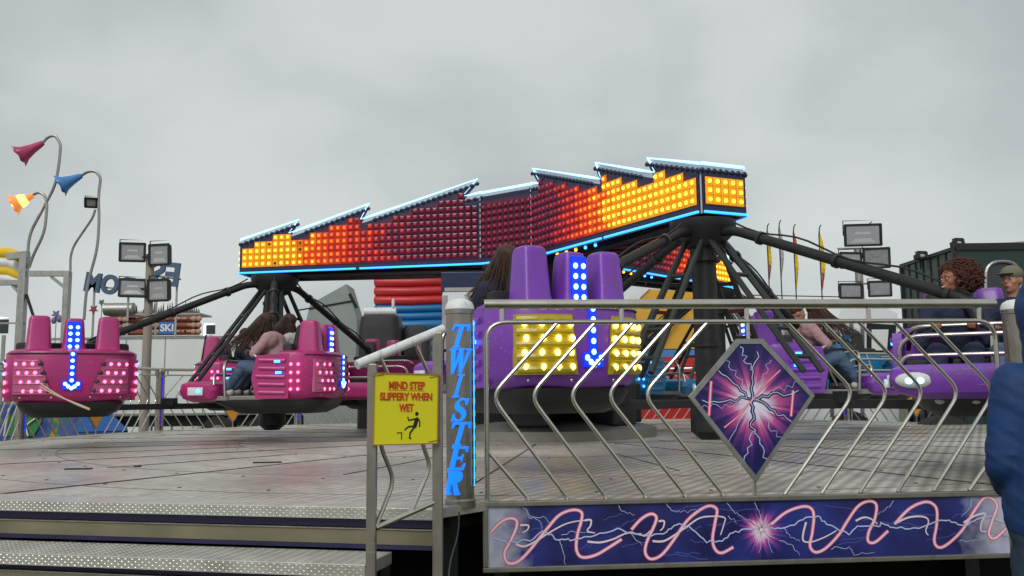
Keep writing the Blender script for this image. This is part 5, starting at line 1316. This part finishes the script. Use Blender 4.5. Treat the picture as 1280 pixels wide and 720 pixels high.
for px in (31, 85):
    b = MB(); x, z = XZ(px, 317 if px == 31 else 340, D); b.box((x, D, z / 2), (.16 if px == 31 else .12, .16, z), 'galv'); b.build('leg', fr)
fbar((37, 342), (86, 342), .12); fbar((64, 346), (83, 361), .06, 'brace'); fbar((10, 321), (36, 318), .15); fbar((-60, 355), (31, 353), .11); fbar((16, 358), (29, 372), .05, 'brace', 'galv'); fbar((33, 368), (42, 396), .05, 'brace', 'black'); fbar((-20, 404), (32, 404), .04, 'brace', 'galv')
b = MB(); b.tube(fillet([W(88, 345, D), W(88, 313, D), W(116, 272, D), W(119, 262, D)], .3), .028, 'galv', 8); 
o = empty('spotlight_on_stem', (0, 0, 0)); tag(o, 'small white spotlight on a bent stem between the flower lamps and mast', 'spotlight'); b.build('stem', o, True)
x, z = XZ(115, 254, D); floodlight(o, (x, D - .05, z), .24, .20, 20, 20, 'lamp_head')
# canopy roll on the frame
b = MB()
for k, (py, mt) in enumerate(((318, 'flagy'), (330, 'white'), (341, 'flagy'), (350, 'white'))):
    pts = [W(-60 + t * 18, py - 2 * math.sin(t / 5 * 3.14) + (6 if t == 5 else 0), D + .3) for t in range(6)]; b.tube(pts, .13, mt, 12)
tag(b.build('canopy_roll', None, True), 'yellow and white rolled canopy at the far left', 'canopy')
# letters cut-outs seen from behind
def cut_sign(px, py, w_, h_, DD, label, txt, rot):
    x, z = XZ(px, py, DD); r = empty('letter_board', (x, DD, 0)); tag(r, label, 'sign')
    v_, f_ = textmesh(txt, h_ * DD / F * 1.35, 1, .03, .05); w0 = max(p[0] for p in v_) - min(p[0] for p in v_); k = w_ * DD / F / w0
    T = Matrix.Translation((0, 0, z)) @ Matrix.Rotation(R(rot), 4, 'Y') @ Matrix.Scale(-1, 4, (1, 0, 0))
    b = MB(); b.add([(p[0] * k, p[1], p[2]) for p in v_], [f[::-1] for f in f_], 'letterback', T); b.build('letters', r)
    b = MB(); b.bar((-w_ * DD / F * .5, .1, z), (w_ * DD / F * .5, .1, z - .12), .05, .05, 'galv')
    for s in (-1, 1): b.box((s * w_ * DD / F * .35, .14, z / 2), (.05, .05, z), 'galv')
    b.build('support', r)
cut_sign(137, 357, 62, 24, 26.0, 'dark blue cut-out letters seen from behind, left of the mast', 'DOM', 8)
cut_sign(207, 344, 36, 30, 27.0, 'dark blue cut-out letters seen from behind the right floodlights', 'ES', 6)
# stall with log roof
D2 = 30.0
x0, zt = XZ(132, 378, D2); x1, zb = XZ(249, 419, D2)
st = empty('log_roof_stall', ((x0 + x1) / 2, D2, 0)); wd = x1 - x0; tag(st, 'fairground stall with brown log fascia and icicle roof behind the trailer', 'stall')
b = MB(); b.box((0, 1.2, zb / 2), (wd, 2.2, zb), 'white'); b.build('stall_body', st)
b = MB()
for k in range(3):
    b.tube([(-wd / 2, 0, zb + .12 + k * .22), (wd / 2, 0, zb + .12 + k * .22)], .11, 'log', 12)
rg = random.Random(5)
for k in range(3):
    for xx in (-.30, .04, .48): 
        for j in (0, 1): b.ell((xx * wd + j * .18 - .1, -.10, zb + .12 + k * .22), (.10, .06, .09), 'logend', 10, 6)
    for i in range(10): b.box((rg.uniform(-.5, .45) * wd, -.11, zb + .14 + k * .22), (rg.uniform(.1, .35), .03, .07), 'logend')
b.build('log_fascia', st, True)
b = MB()
for k in range(34):
    x = -wd * .30 + k * wd * .8 / 34; h = rg.uniform(.15, .5); b.lathe([(.05, zb + .72), (.03, zb + .72 + h * .5), (.005, zb + .72 + h)], 'brownroof', 6, c=(x, .1))
b.box((0, .6, zb + .74), (wd, 1.2, .06), 'galv')
b.build('icicle_trim', st, True)
b = MB(); b.tube([(-wd * .5, 0, zb + .92), (-wd * .20, 0, zb + .92)], .22, 'galv', 14); b.build('roof_roll', st, True)
b = MB(); b.box((wd * .18, -.14, zb + .25), (.55, .04, .42), 'bluepaint'); 
v_, f_ = textmesh('SKI', .34, 1, .01, .01); b.add([(p[0] + wd * .18, p[1] - .17, p[2] + zb + .24) for p in v_], f_, 'white'); b.build('small_sign', st)
# white trailer
D3 = 24.0
x0, zt = XZ(60, 421, D3); x1, _ = XZ(452, 418, D3); zt = XZ(300, 420, D3)[1]
tr = empty('white_trailer', ((x0 + x1) / 2, D3, 0)); wd = x1 - x0; tag(tr, 'long white box trailer behind the left railings', 'trailer')
b = MB(); b.box((0, 1.2, (zt + .95) / 2), (wd, 2.4, zt - .95), 'whiteside', bev=.04); b.build('box_body', tr)
b = MB()
for z in (zt - .02, 1.0): b.box((0, -.012, z), (wd, .02, .05), 'galv')
for k in range(1, 8): b.box((-wd / 2 + k * wd / 8, -.008, (zt + .98) / 2), (.018, .012, zt - 1.05), 'galv')
b.build('body_trim', tr)
b = MB(); b.box((wd * .0, 1.1, .80), (wd * .96, 1.6, .28), 'black'); b.build('chassis', tr)
for xx in (wd * .05, wd * .19, -wd * .3):
    b = MB(); b.tube([(xx, -.0, .48), (xx, .28, .48)], .46, 'rubber', 24); b.tube([(xx, -.015, .48), (xx, .02, .48)], .22, 'galv', 16); b.build('wheel', tr, True)
b = MB(); x, z = XZ(250, 460, D3); b.tube([(x - tr.location.x + .15, -.03, z + .9), (x - tr.location.x, -.03, z - .2)], .025, 'black', 6); b.build('strap', tr)
# low green/blue painted board at the left behind the fence
D4 = 18.2
bd = empty('painted_board', (0, D4, 0)); tag(bd, 'painted board with green letter shape and blue panel behind the left railings', 'painted board')
def bpoly(name, pts, y, mat):
    b = MB(); b.prism([(XZ(px, py, D4)[0], XZ(px, py, D4)[1]) for px, py in pts], y, y + .02, mat); return b.build(name, bd)
bpoly('board', [(-40, 575), (165, 572), (150, 532), (110, 503), (-40, 507)], .03, 'mottled')
bpoly('green_area', [(8, 545), (42, 545), (52, 527), (53, 504), (22, 506), (14, 520)], -.0, 'greenpaint')
bpoly('blue_area', [(97, 540), (160, 538), (140, 518), (118, 505), (104, 508)], -.0, 'bluepaint')
b = MB()
for pts in ([(6, 545), (12, 512), (20, 500), (30, 497)], [(28, 520), (31, 511), (38, 511), (37, 517), (30, 521), (28, 520)], [(52, 505), (50, 520), (38, 528), (33, 533), (36, 545)], [(20, 500), (26, 498), (28, 503)]):
    b.tube([Vector((XZ(px, py, D4)[0], -.03, XZ(px, py, D4)[1])) for px, py in pts], .018, 'white', 6)
b.build('letter_outline', bd)
# white LED frames
for i, (px, py, w_, h_, DD) in enumerate(((263, 412, 14, 14, 25.0), (4, 408, 14, 22, 22.0))):
    x, z = XZ(px, py, DD); hw, hh = w_ * DD / F / 2, h_ * DD / F / 2
    r = empty('light_frame', (x, DD, 0)); tag(r, ('small white glowing square frame above the trailer roof', 'white glowing frame at the left picture edge')[i], 'light frame', 'white glowing frames')
    b = MB(); b.tube([(-hw, 0, z - hh), (-hw, 0, z + hh), (hw, 0, z + hh), (hw, 0, z - hh)], .035, 'whitelight', 6); b.build('light_tube', r)
    b = MB(); b.box((0, .03, z), (2 * hw * .8, .03, 2 * hh * .8), 'glass'); b.box((0, .05, (z - hh) / 2), (.08, .05, z - hh), 'galv'); b.build('stand', r)
# ornaments
for i, (px, py, mt, lb) in enumerate(((117, 387, 'redorn', 'small red star ornament above the stall roof end'), (70, 393, 'purplestring', 'bunch of purple ornaments above the leftmost car'), (127, 378, 'greenpaint', 'tiny green star ornament by the log stall'))):
    DD = 23.0; x, z = XZ(px, py, DD); r = empty('star_ornament', (x, DD, 0)); tag(r, lb, 'ornament'); b = MB(); k = .09 if i else .13
    poly = []
    for j in range(10): a = j * .6283 + .3; rr = k * (1 if j % 2 else .42) * (1.4 if i == 1 else 1); poly.append((rr * math.cos(a), z + rr * math.sin(a)))
    b.prism(poly, -.03, .03, mt); 
    if i == 1: b.ell((.1, 0, z - .12), (.09, .06, .10), mt, 10, 6); b.ell((-.06, .02, z - .16), (.07, .05, .09), mt, 10, 6)
    b.build('star', r); b = MB(); b.tube([(0, .02, 0), (0, .02, z)], .012, 'galv', 5); b.build('pole', r)
# red + blue inflatable
def inflatable(px0, px1, bands, DD, label, depth=2.0, slope=0):
    xa, _ = XZ(px0, 400, DD); xb, _ = XZ(px1, 400, DD); r = empty('inflatable_wall', ((xa + xb) / 2, DD, 0)); tag(r, label, 'inflatable'); wd = xb - xa
    lowest = 99
    for y0, y1, nb, mt in bands:
        za = XZ((px0 + px1) / 2, y0, DD)[1]; zb2 = XZ((px0 + px1) / 2, y1, DD)[1] if y1 else 0
        b = MB(); h = (za - zb2) / nb
        for k in range(nb):
            zc = za - h * (k + .5); b.tube([(-wd / 2, 0, zc), (-wd / 2 + .1, -.04, zc), (0, -.07, zc - .02), (wd / 2 - .1, -.04, zc), (wd / 2, 0, zc)], h * .53, mt, 14)
        b.build('air_tube', r, True)
    return r
inflatable(470, 552, [(347, 381, 3, 'inflred'), (381, 400, 2, 'inflblue'), (400, 0, 12, 'inflblue')], 26.0, 'red over blue inflatable wall behind the pink car cluster')
yel = empty('yellow_inflatable', (0, 0, 0)); tag(yel, 'yellow inflatable slide with a blue and red stripe behind the near column', 'inflatable')
D5 = 23.0
def ypoly(name, pts, y, mat, th=.5):
    b = MB(); b.prism([(XZ(px, py, D5)[0], XZ(px, py, D5)[1]) for px, py in pts], D5 + y, D5 + y + th, mat); return b.build(name, yel)
ypoly('slide_body', [(785, 436), (875, 436), (872, 366), (840, 363), (805, 361), (790, 375)], 0, 'inflyel', 2.0)
ypoly('white_edge', [(786, 400), (800, 372), (812, 361), (797, 360), (782, 378)], -.05, 'white', .3)
ypoly('blue_stripe', [(782, 446), (876, 446), (876, 437), (782, 437)], -.02, 'flower_blue', 2.0)
ypoly('red_base', [(778, 560), (880, 560), (880, 446), (778, 446)], -.04, 'inflred', 2.0)
b = MB(); xs = [XZ(p, 400, D5)[0] for p in (800, 820, 840, 858)]; 
b.tube([W(800, 440, D5 - .2), W(846, 375, D5 - .2)], .035, 'black', 6); b.tube([W(812, 445, D5 - .2), W(856, 380, D5 - .2)], .035, 'black', 6)
for k in range(7): t = k / 7; b.tube([W(800, 440, D5 - .2).lerp(W(846, 375, D5 - .2), t), W(812, 445, D5 - .2).lerp(W(856, 380, D5 - .2), t)], .025, 'black', 5)
b.build('ladder', yel)
# grey tarpaulin covered stand
D6 = 20.5
tp = empty('tarpaulin_cover', (0, 0, 0)); tag(tp, 'grey folded tarpaulin cover leaning beside the red inflatable', 'tarpaulin')
b = MB(); pts = [(388, 380), (433, 355), (446, 398), (444, 470), (452, 540), (380, 540), (376, 425)]
b.prism([XZ(p[0], p[1], D6) for p in pts[::-1]][::1], D6, D6 + 1.0, 'tarp'); b.build('sheet', tp)
b = MB(); b.tube([W(372, 388, D6 - .02), W(440, 376, D6 - .02)], .02, 'black', 6); b.tube([W(437, 367, D6 - .02), W(446, 385, D6 - .02)], .04, 'black', 6); b.build('strap', tp)
# black padded car, highlight on its shell top modelled as a white tube, between left cluster and warning sign
D7 = 15.9
x0, zt = XZ(447, 392, D7); x1, _ = XZ(499, 392, D7)
bx_ = empty('car_seat_standin', ((x0 + x1) / 2, D7, DZ)); tag(bx_, 'black padded booth standing for a car, shell highlight as a tube, left of the warning sign', 'seatback'); wd = x1 - x0
b = MB(); b.loft([(0, wd / 2 * 1.05, 0, .8, 6), (zt - DZ - .25, wd / 2, 0, .8, 6), (zt - DZ - .05, wd / 2 * .93, .06, .75, 5), (zt - DZ, wd / 2 * .8, .15, .65, 4)], 'blackp', 28); b.build('seat_block', bx_, True)
b = MB(); b.tube([(-wd * .42, .35, zt - DZ + .06), (wd * .36, .35, zt - DZ + .06)], .08, 'white', 12); b.build('shell_highlight', bx_, True)
b = MB(); b.lathe([(.025, zt - DZ + .13), (.03, zt - DZ + .25), (.012, zt - DZ + .3)], 'white', 8, c=(wd * .3, .3)); b.build('knob', bx_, True)
x, z = XZ(520, 407, D7 + .6); b = MB(); b.loft([(DZ, .27, D7 + .5, D7 + .9, 5), (z - .1, .27, D7 + .5, D7 + .9, 5), (z, .2, D7 + .55, D7 + .8, 4)], 'blackp', 20, Matrix.Translation((x, 0, 0)))
tag(b.build('padded_bollard', None, True), 'lower black padded cover right of the booth', 'bollard')
# centre machinery between hub and deck
cm2 = empty('centre_machinery', (RC.x, RC.y, DZ)); tag(cm2, 'dark centre base with grey steel plates under the ride', 'machinery')
b = MB(); b.lathe([(1.5, 0.002), (1.5, .12), (1.35, .16), (.9, .22)], 'greycar', 32); b.build('base_ring', cm2, True)
b = MB()
for k in range(6):
    a = k * math.pi / 3 + .3; T = Matrix.Rotation(a, 4, 'Z'); b.box((.95, 0, .45), (.75, .5, .55), 'black', T, bev=.03); b.box((.72, .1, 1.15), (.2, .6, .9), 'greenblack', T, bev=.02)
b.build('motor_box', cm2)
b = MB(); xx, zz = XZ(556, 350, 11.6); b.box((xx - RC.x, 11.6 - RC.y, .95), (.07, .07, 1.9), 'galv'); b.box((xx - RC.x + .5, 11.62 - RC.y, XZ(600, 352, 11.6)[1] - DZ), (1.1, .10, .26), 'navy', bev=.01); b.box((xx - RC.x + .5, 11.56 - RC.y, XZ(600, 362, 11.6)[1] - DZ), (1.0, .03, .05), 'galv'); b.build('cable_tray', cm2)
# green dark box body at the right
D8 = 17.5
gb = empty('green_box_truck', (0, 0, 0)); tag(gb, 'dark green box bodied truck behind the riders at right', 'truck')
D8 = 15.0; XG, ZG = XZ(1192, 311, D8)
b = MB(); b.box((XG + 3, D8 + 1.03, (ZG + .7) / 2), (6, 2.06, ZG - .7), 'teal', bev=.03); b.build('box_body', gb)
b = MB()
b.bar((XG - .01, D8 - .01, .72), (XG - .01, D8 - .01, ZG + .02), .06, .06, 'black', up=(0, 1, 0)); b.bar((XG - .01, D8, ZG), (XG - .01, D8 + 2.06, ZG), .06, .06, 'black'); b.bar((XG, D8 - .01, ZG + .03), (XG + 6, D8 - .01, ZG + .03), .06, .12, 'black'); b.bar((XG - .01, D8 + 2.05, .72), (XG - .01, D8 + 2.05, ZG), .06, .06, 'black', up=(0, 1, 0))
for k in range(1, 7): b.bar((XG - .008, D8 + k * .29, .75), (XG - .008, D8 + k * .29, ZG), .02, .03, 'black', up=(0, 1, 0))
b.build('body_trim', gb)
b = MB(); wp = fillet([W(1232, 480, D8 - .03), W(1232, 327, D8 - .03), W(1274, 327, D8 - .03), W(1282, 480, D8 - .03)], .5)
b.tube(wp, .03, 'galv', 6); b.box((W(1255, 400, D8).x, D8 - .005, W(1255, 400, D8).z), (.60, .01, 1.9), 'glass'); b.build('doorway', gb)
b = MB(); b.tube([W(1228, 309, D8 + .3), W(1228, 305, D8 + .3), W(1330, 303, D8 + .3)], .025, 'galv', 6); b.tube([W(1250, 305, D8 + .6), W(1330, 299, D8 + .6)], .02, 'galv', 6); b.build('roof_rack', gb)
for px, py, w_, h_, dy in ((1153, 319, 12, 8, 1.0), (1199, 303, 11, 8, .2)):
    x, z = XZ(px, py, D8 + dy); floodlight(gb, (x, D8 + dy, z), w_ * D8 / F, h_ * D8 / F, 10, -10, 'work_lamp')
    b = MB(); b.tube([(x, D8 + dy + .1, z - .25), (x, D8 + dy + .1, z)], .02, 'black', 5); b.build('lamp_stalk', gb)
for px in (1180, 1330):
    b = MB(); x = W(px, 500, D8).x; b.tube([(x, D8 - .06, .5), (x, D8 + .3, .5)], .5, 'rubber', 24); b.build('wheel', gb, True)
# white lorry cab
D9 = 19.5
wc = empty('white_lorry', (0, 0, 0)); tag(wc, 'white lorry with a dark cab window below the right floodlights', 'lorry')
b = MB(); pts = [(1046, 400), (1052, 386), (1108, 385), (1122, 392), (1124, 545), (960, 545), (960, 404)]
b.prism([XZ(*p, D9) for p in pts[::-1]], D9, D9 + 2.2, 'whiteside'); b.build('cab_body', wc)
b = MB(); b.prism([XZ(*p, D9) for p in ((1083, 444), (1117, 444), (1120, 406), (1083, 404))], D9 - .02, D9 - .004, 'glass'); b.build('cab_window', wc)
b = MB(); b.prism([XZ(*p, D9) for p in ((1089, 438), (1108, 438), (1110, 412), (1089, 412))], D9 - .03, D9 - .021, 'whiteside'); b.build('seat_back', wc)
b = MB()
for px in (1040, 1064, 1078): b.bar(W(px, 402, D9 - .02), W(px, 520, D9 - .02), .08, .03, 'galv', up=(0, 1, 0))
b.bar(W(1040, 450, D9 - .03), W(1122, 450, D9 - .03), .05, .05, 'galv', up=(0, 1, 0)); b.bar(W(960, 404, D9 - .03), W(1046, 402, D9 - .03), .03, .03, 'black', up=(0, 1, 0)); b.build('cab_trim', wc)
b = MB(); b.tube([(W(1060, 500, D9).x, D9 - .03, .5), (W(1060, 500, D9).x, D9 + .3, .5)], .5, 'rubber', 24); b.build('wheel', wc, True)
# feather flags
D10 = 32.0
for i, (px, y0, y1, mts, lb) in enumerate(((958, 282, 350, ('flagy', 'flagr'), 'leftmost feather flag, yellow above red'), (973, 278, 346, ('flagw', 'flagw'), 'grey feather flag second from the left'), (991, 283, 362, ('flagr', 'flagy'), 'feather flag third from the left, red above yellow'), (1023, 284, 363, ('flagy', 'flagr'), 'rightmost and widest feather flag, yellow above red'))):
    x, za = XZ(px, y0, D10); zb2 = XZ(px, y1, D10)[1]; r = empty('feather_flag', (x, D10, 0)); tag(r, lb, 'flag', 'feather flags')
    b = MB(); b.tube([(0, 0, 0), (0, 0, za - .3), (.04, 0, za), (.10, 0, za + .08)], .022, 'black', 6); b.build('pole', r)
    b = MB(); wmax = .20 if i != 3 else .26; k = 14; vs = []; fs = []
    for j in range(k + 1):
        t = j / k; z = za + (zb2 - za) * t; w_ = wmax * (math.sin(min(1, t * 1.15) * math.pi * .85) ** .8 + .05) * (1.0 if t < .8 else (1 - t) * 5 + .02); vs += [(.02, .03 * math.sin(j), z), (.02 + w_ * .6, .05 * math.sin(j * 1.3) + .04, z - .05)]
    for j in range(k): b.add([vs[2 * j], vs[2 * j + 1], vs[2 * j + 3], vs[2 * j + 2]], [(0, 1, 2, 3)], mts[0] if j < k * (.68 if i != 2 else .3) else mts[1])
    o = b.build('cloth', r); md = o.modifiers.new('t', 'SOLIDIFY'); md.thickness = .012
# wire between the flags
b = MB(); b.tube([W(940, 369, D10), W(1048, 371, D10)], .02, 'black', 5); tag(b.build('overhead_wire', None), 'thin dark wire strung across below the feather flags', 'wire')
# yellow low ride vehicle behind the left railing
yb = empty('yellow_ride_vehicle', (0, 0, 0)); D11 = 21.8; tag(yb, 'orange yellow childrens ride vehicle left of the warning sign', 'ride vehicle')
b = MB(); b.prism([XZ(*p, D11) for p in ((432, 478), (446, 476), (520, 470), (520, 505), (447, 506), (436, 490))][::-1], D11, D11 + 1, 'orange'); b.build('body', yb)
b = MB(); b.prism([XZ(*p, D11) for p in ((440, 475), (455, 466), (468, 472), (468, 477))][::-1], D11 + .2, D11 + .8, 'flagy'); b.tube([W(430, 482, D11 - .1), W(470, 468, D11 - .1)], .03, 'black', 6); b.build('windscreen', yb)
for px in (445, 500):
    b = MB(); x = W(px, 500, D11).x; b.tube([(x, D11 - .1, .45), (x, D11 + .2, .45)], .45, 'rubber', 20); b.build('wheel', yb, True)
b = MB(); b.box((W(470, 500, D11).x, D11 + .5, .62), (1.9, .9, .25), 'black'); b.build('chassis', yb)
# grass tufts along the far edge
b = MB(); rg = random.Random(9)
for k in range(2600):
    a = rg.uniform(R(20), R(175)); rr = CR + rg.uniform(.3, 5); x = CX + rr * math.cos(a); y = CY + rr * math.sin(a); h = rg.uniform(.15, .45); q = rg.uniform(0, 3.14)
    b.add([(x - .02 * math.cos(q), y - .02 * math.sin(q), 0), (x + .02 * math.cos(q), y + .02 * math.sin(q), 0), (x + rg.uniform(-.1, .1), y + rg.uniform(-.1, .1), h)], [(0, 1, 2)], 'grass')
tag(b.build('grass'), 'long green grass beyond the platform', 'grass', kind='stuff')
print('objects', len(bpy.data.objects))
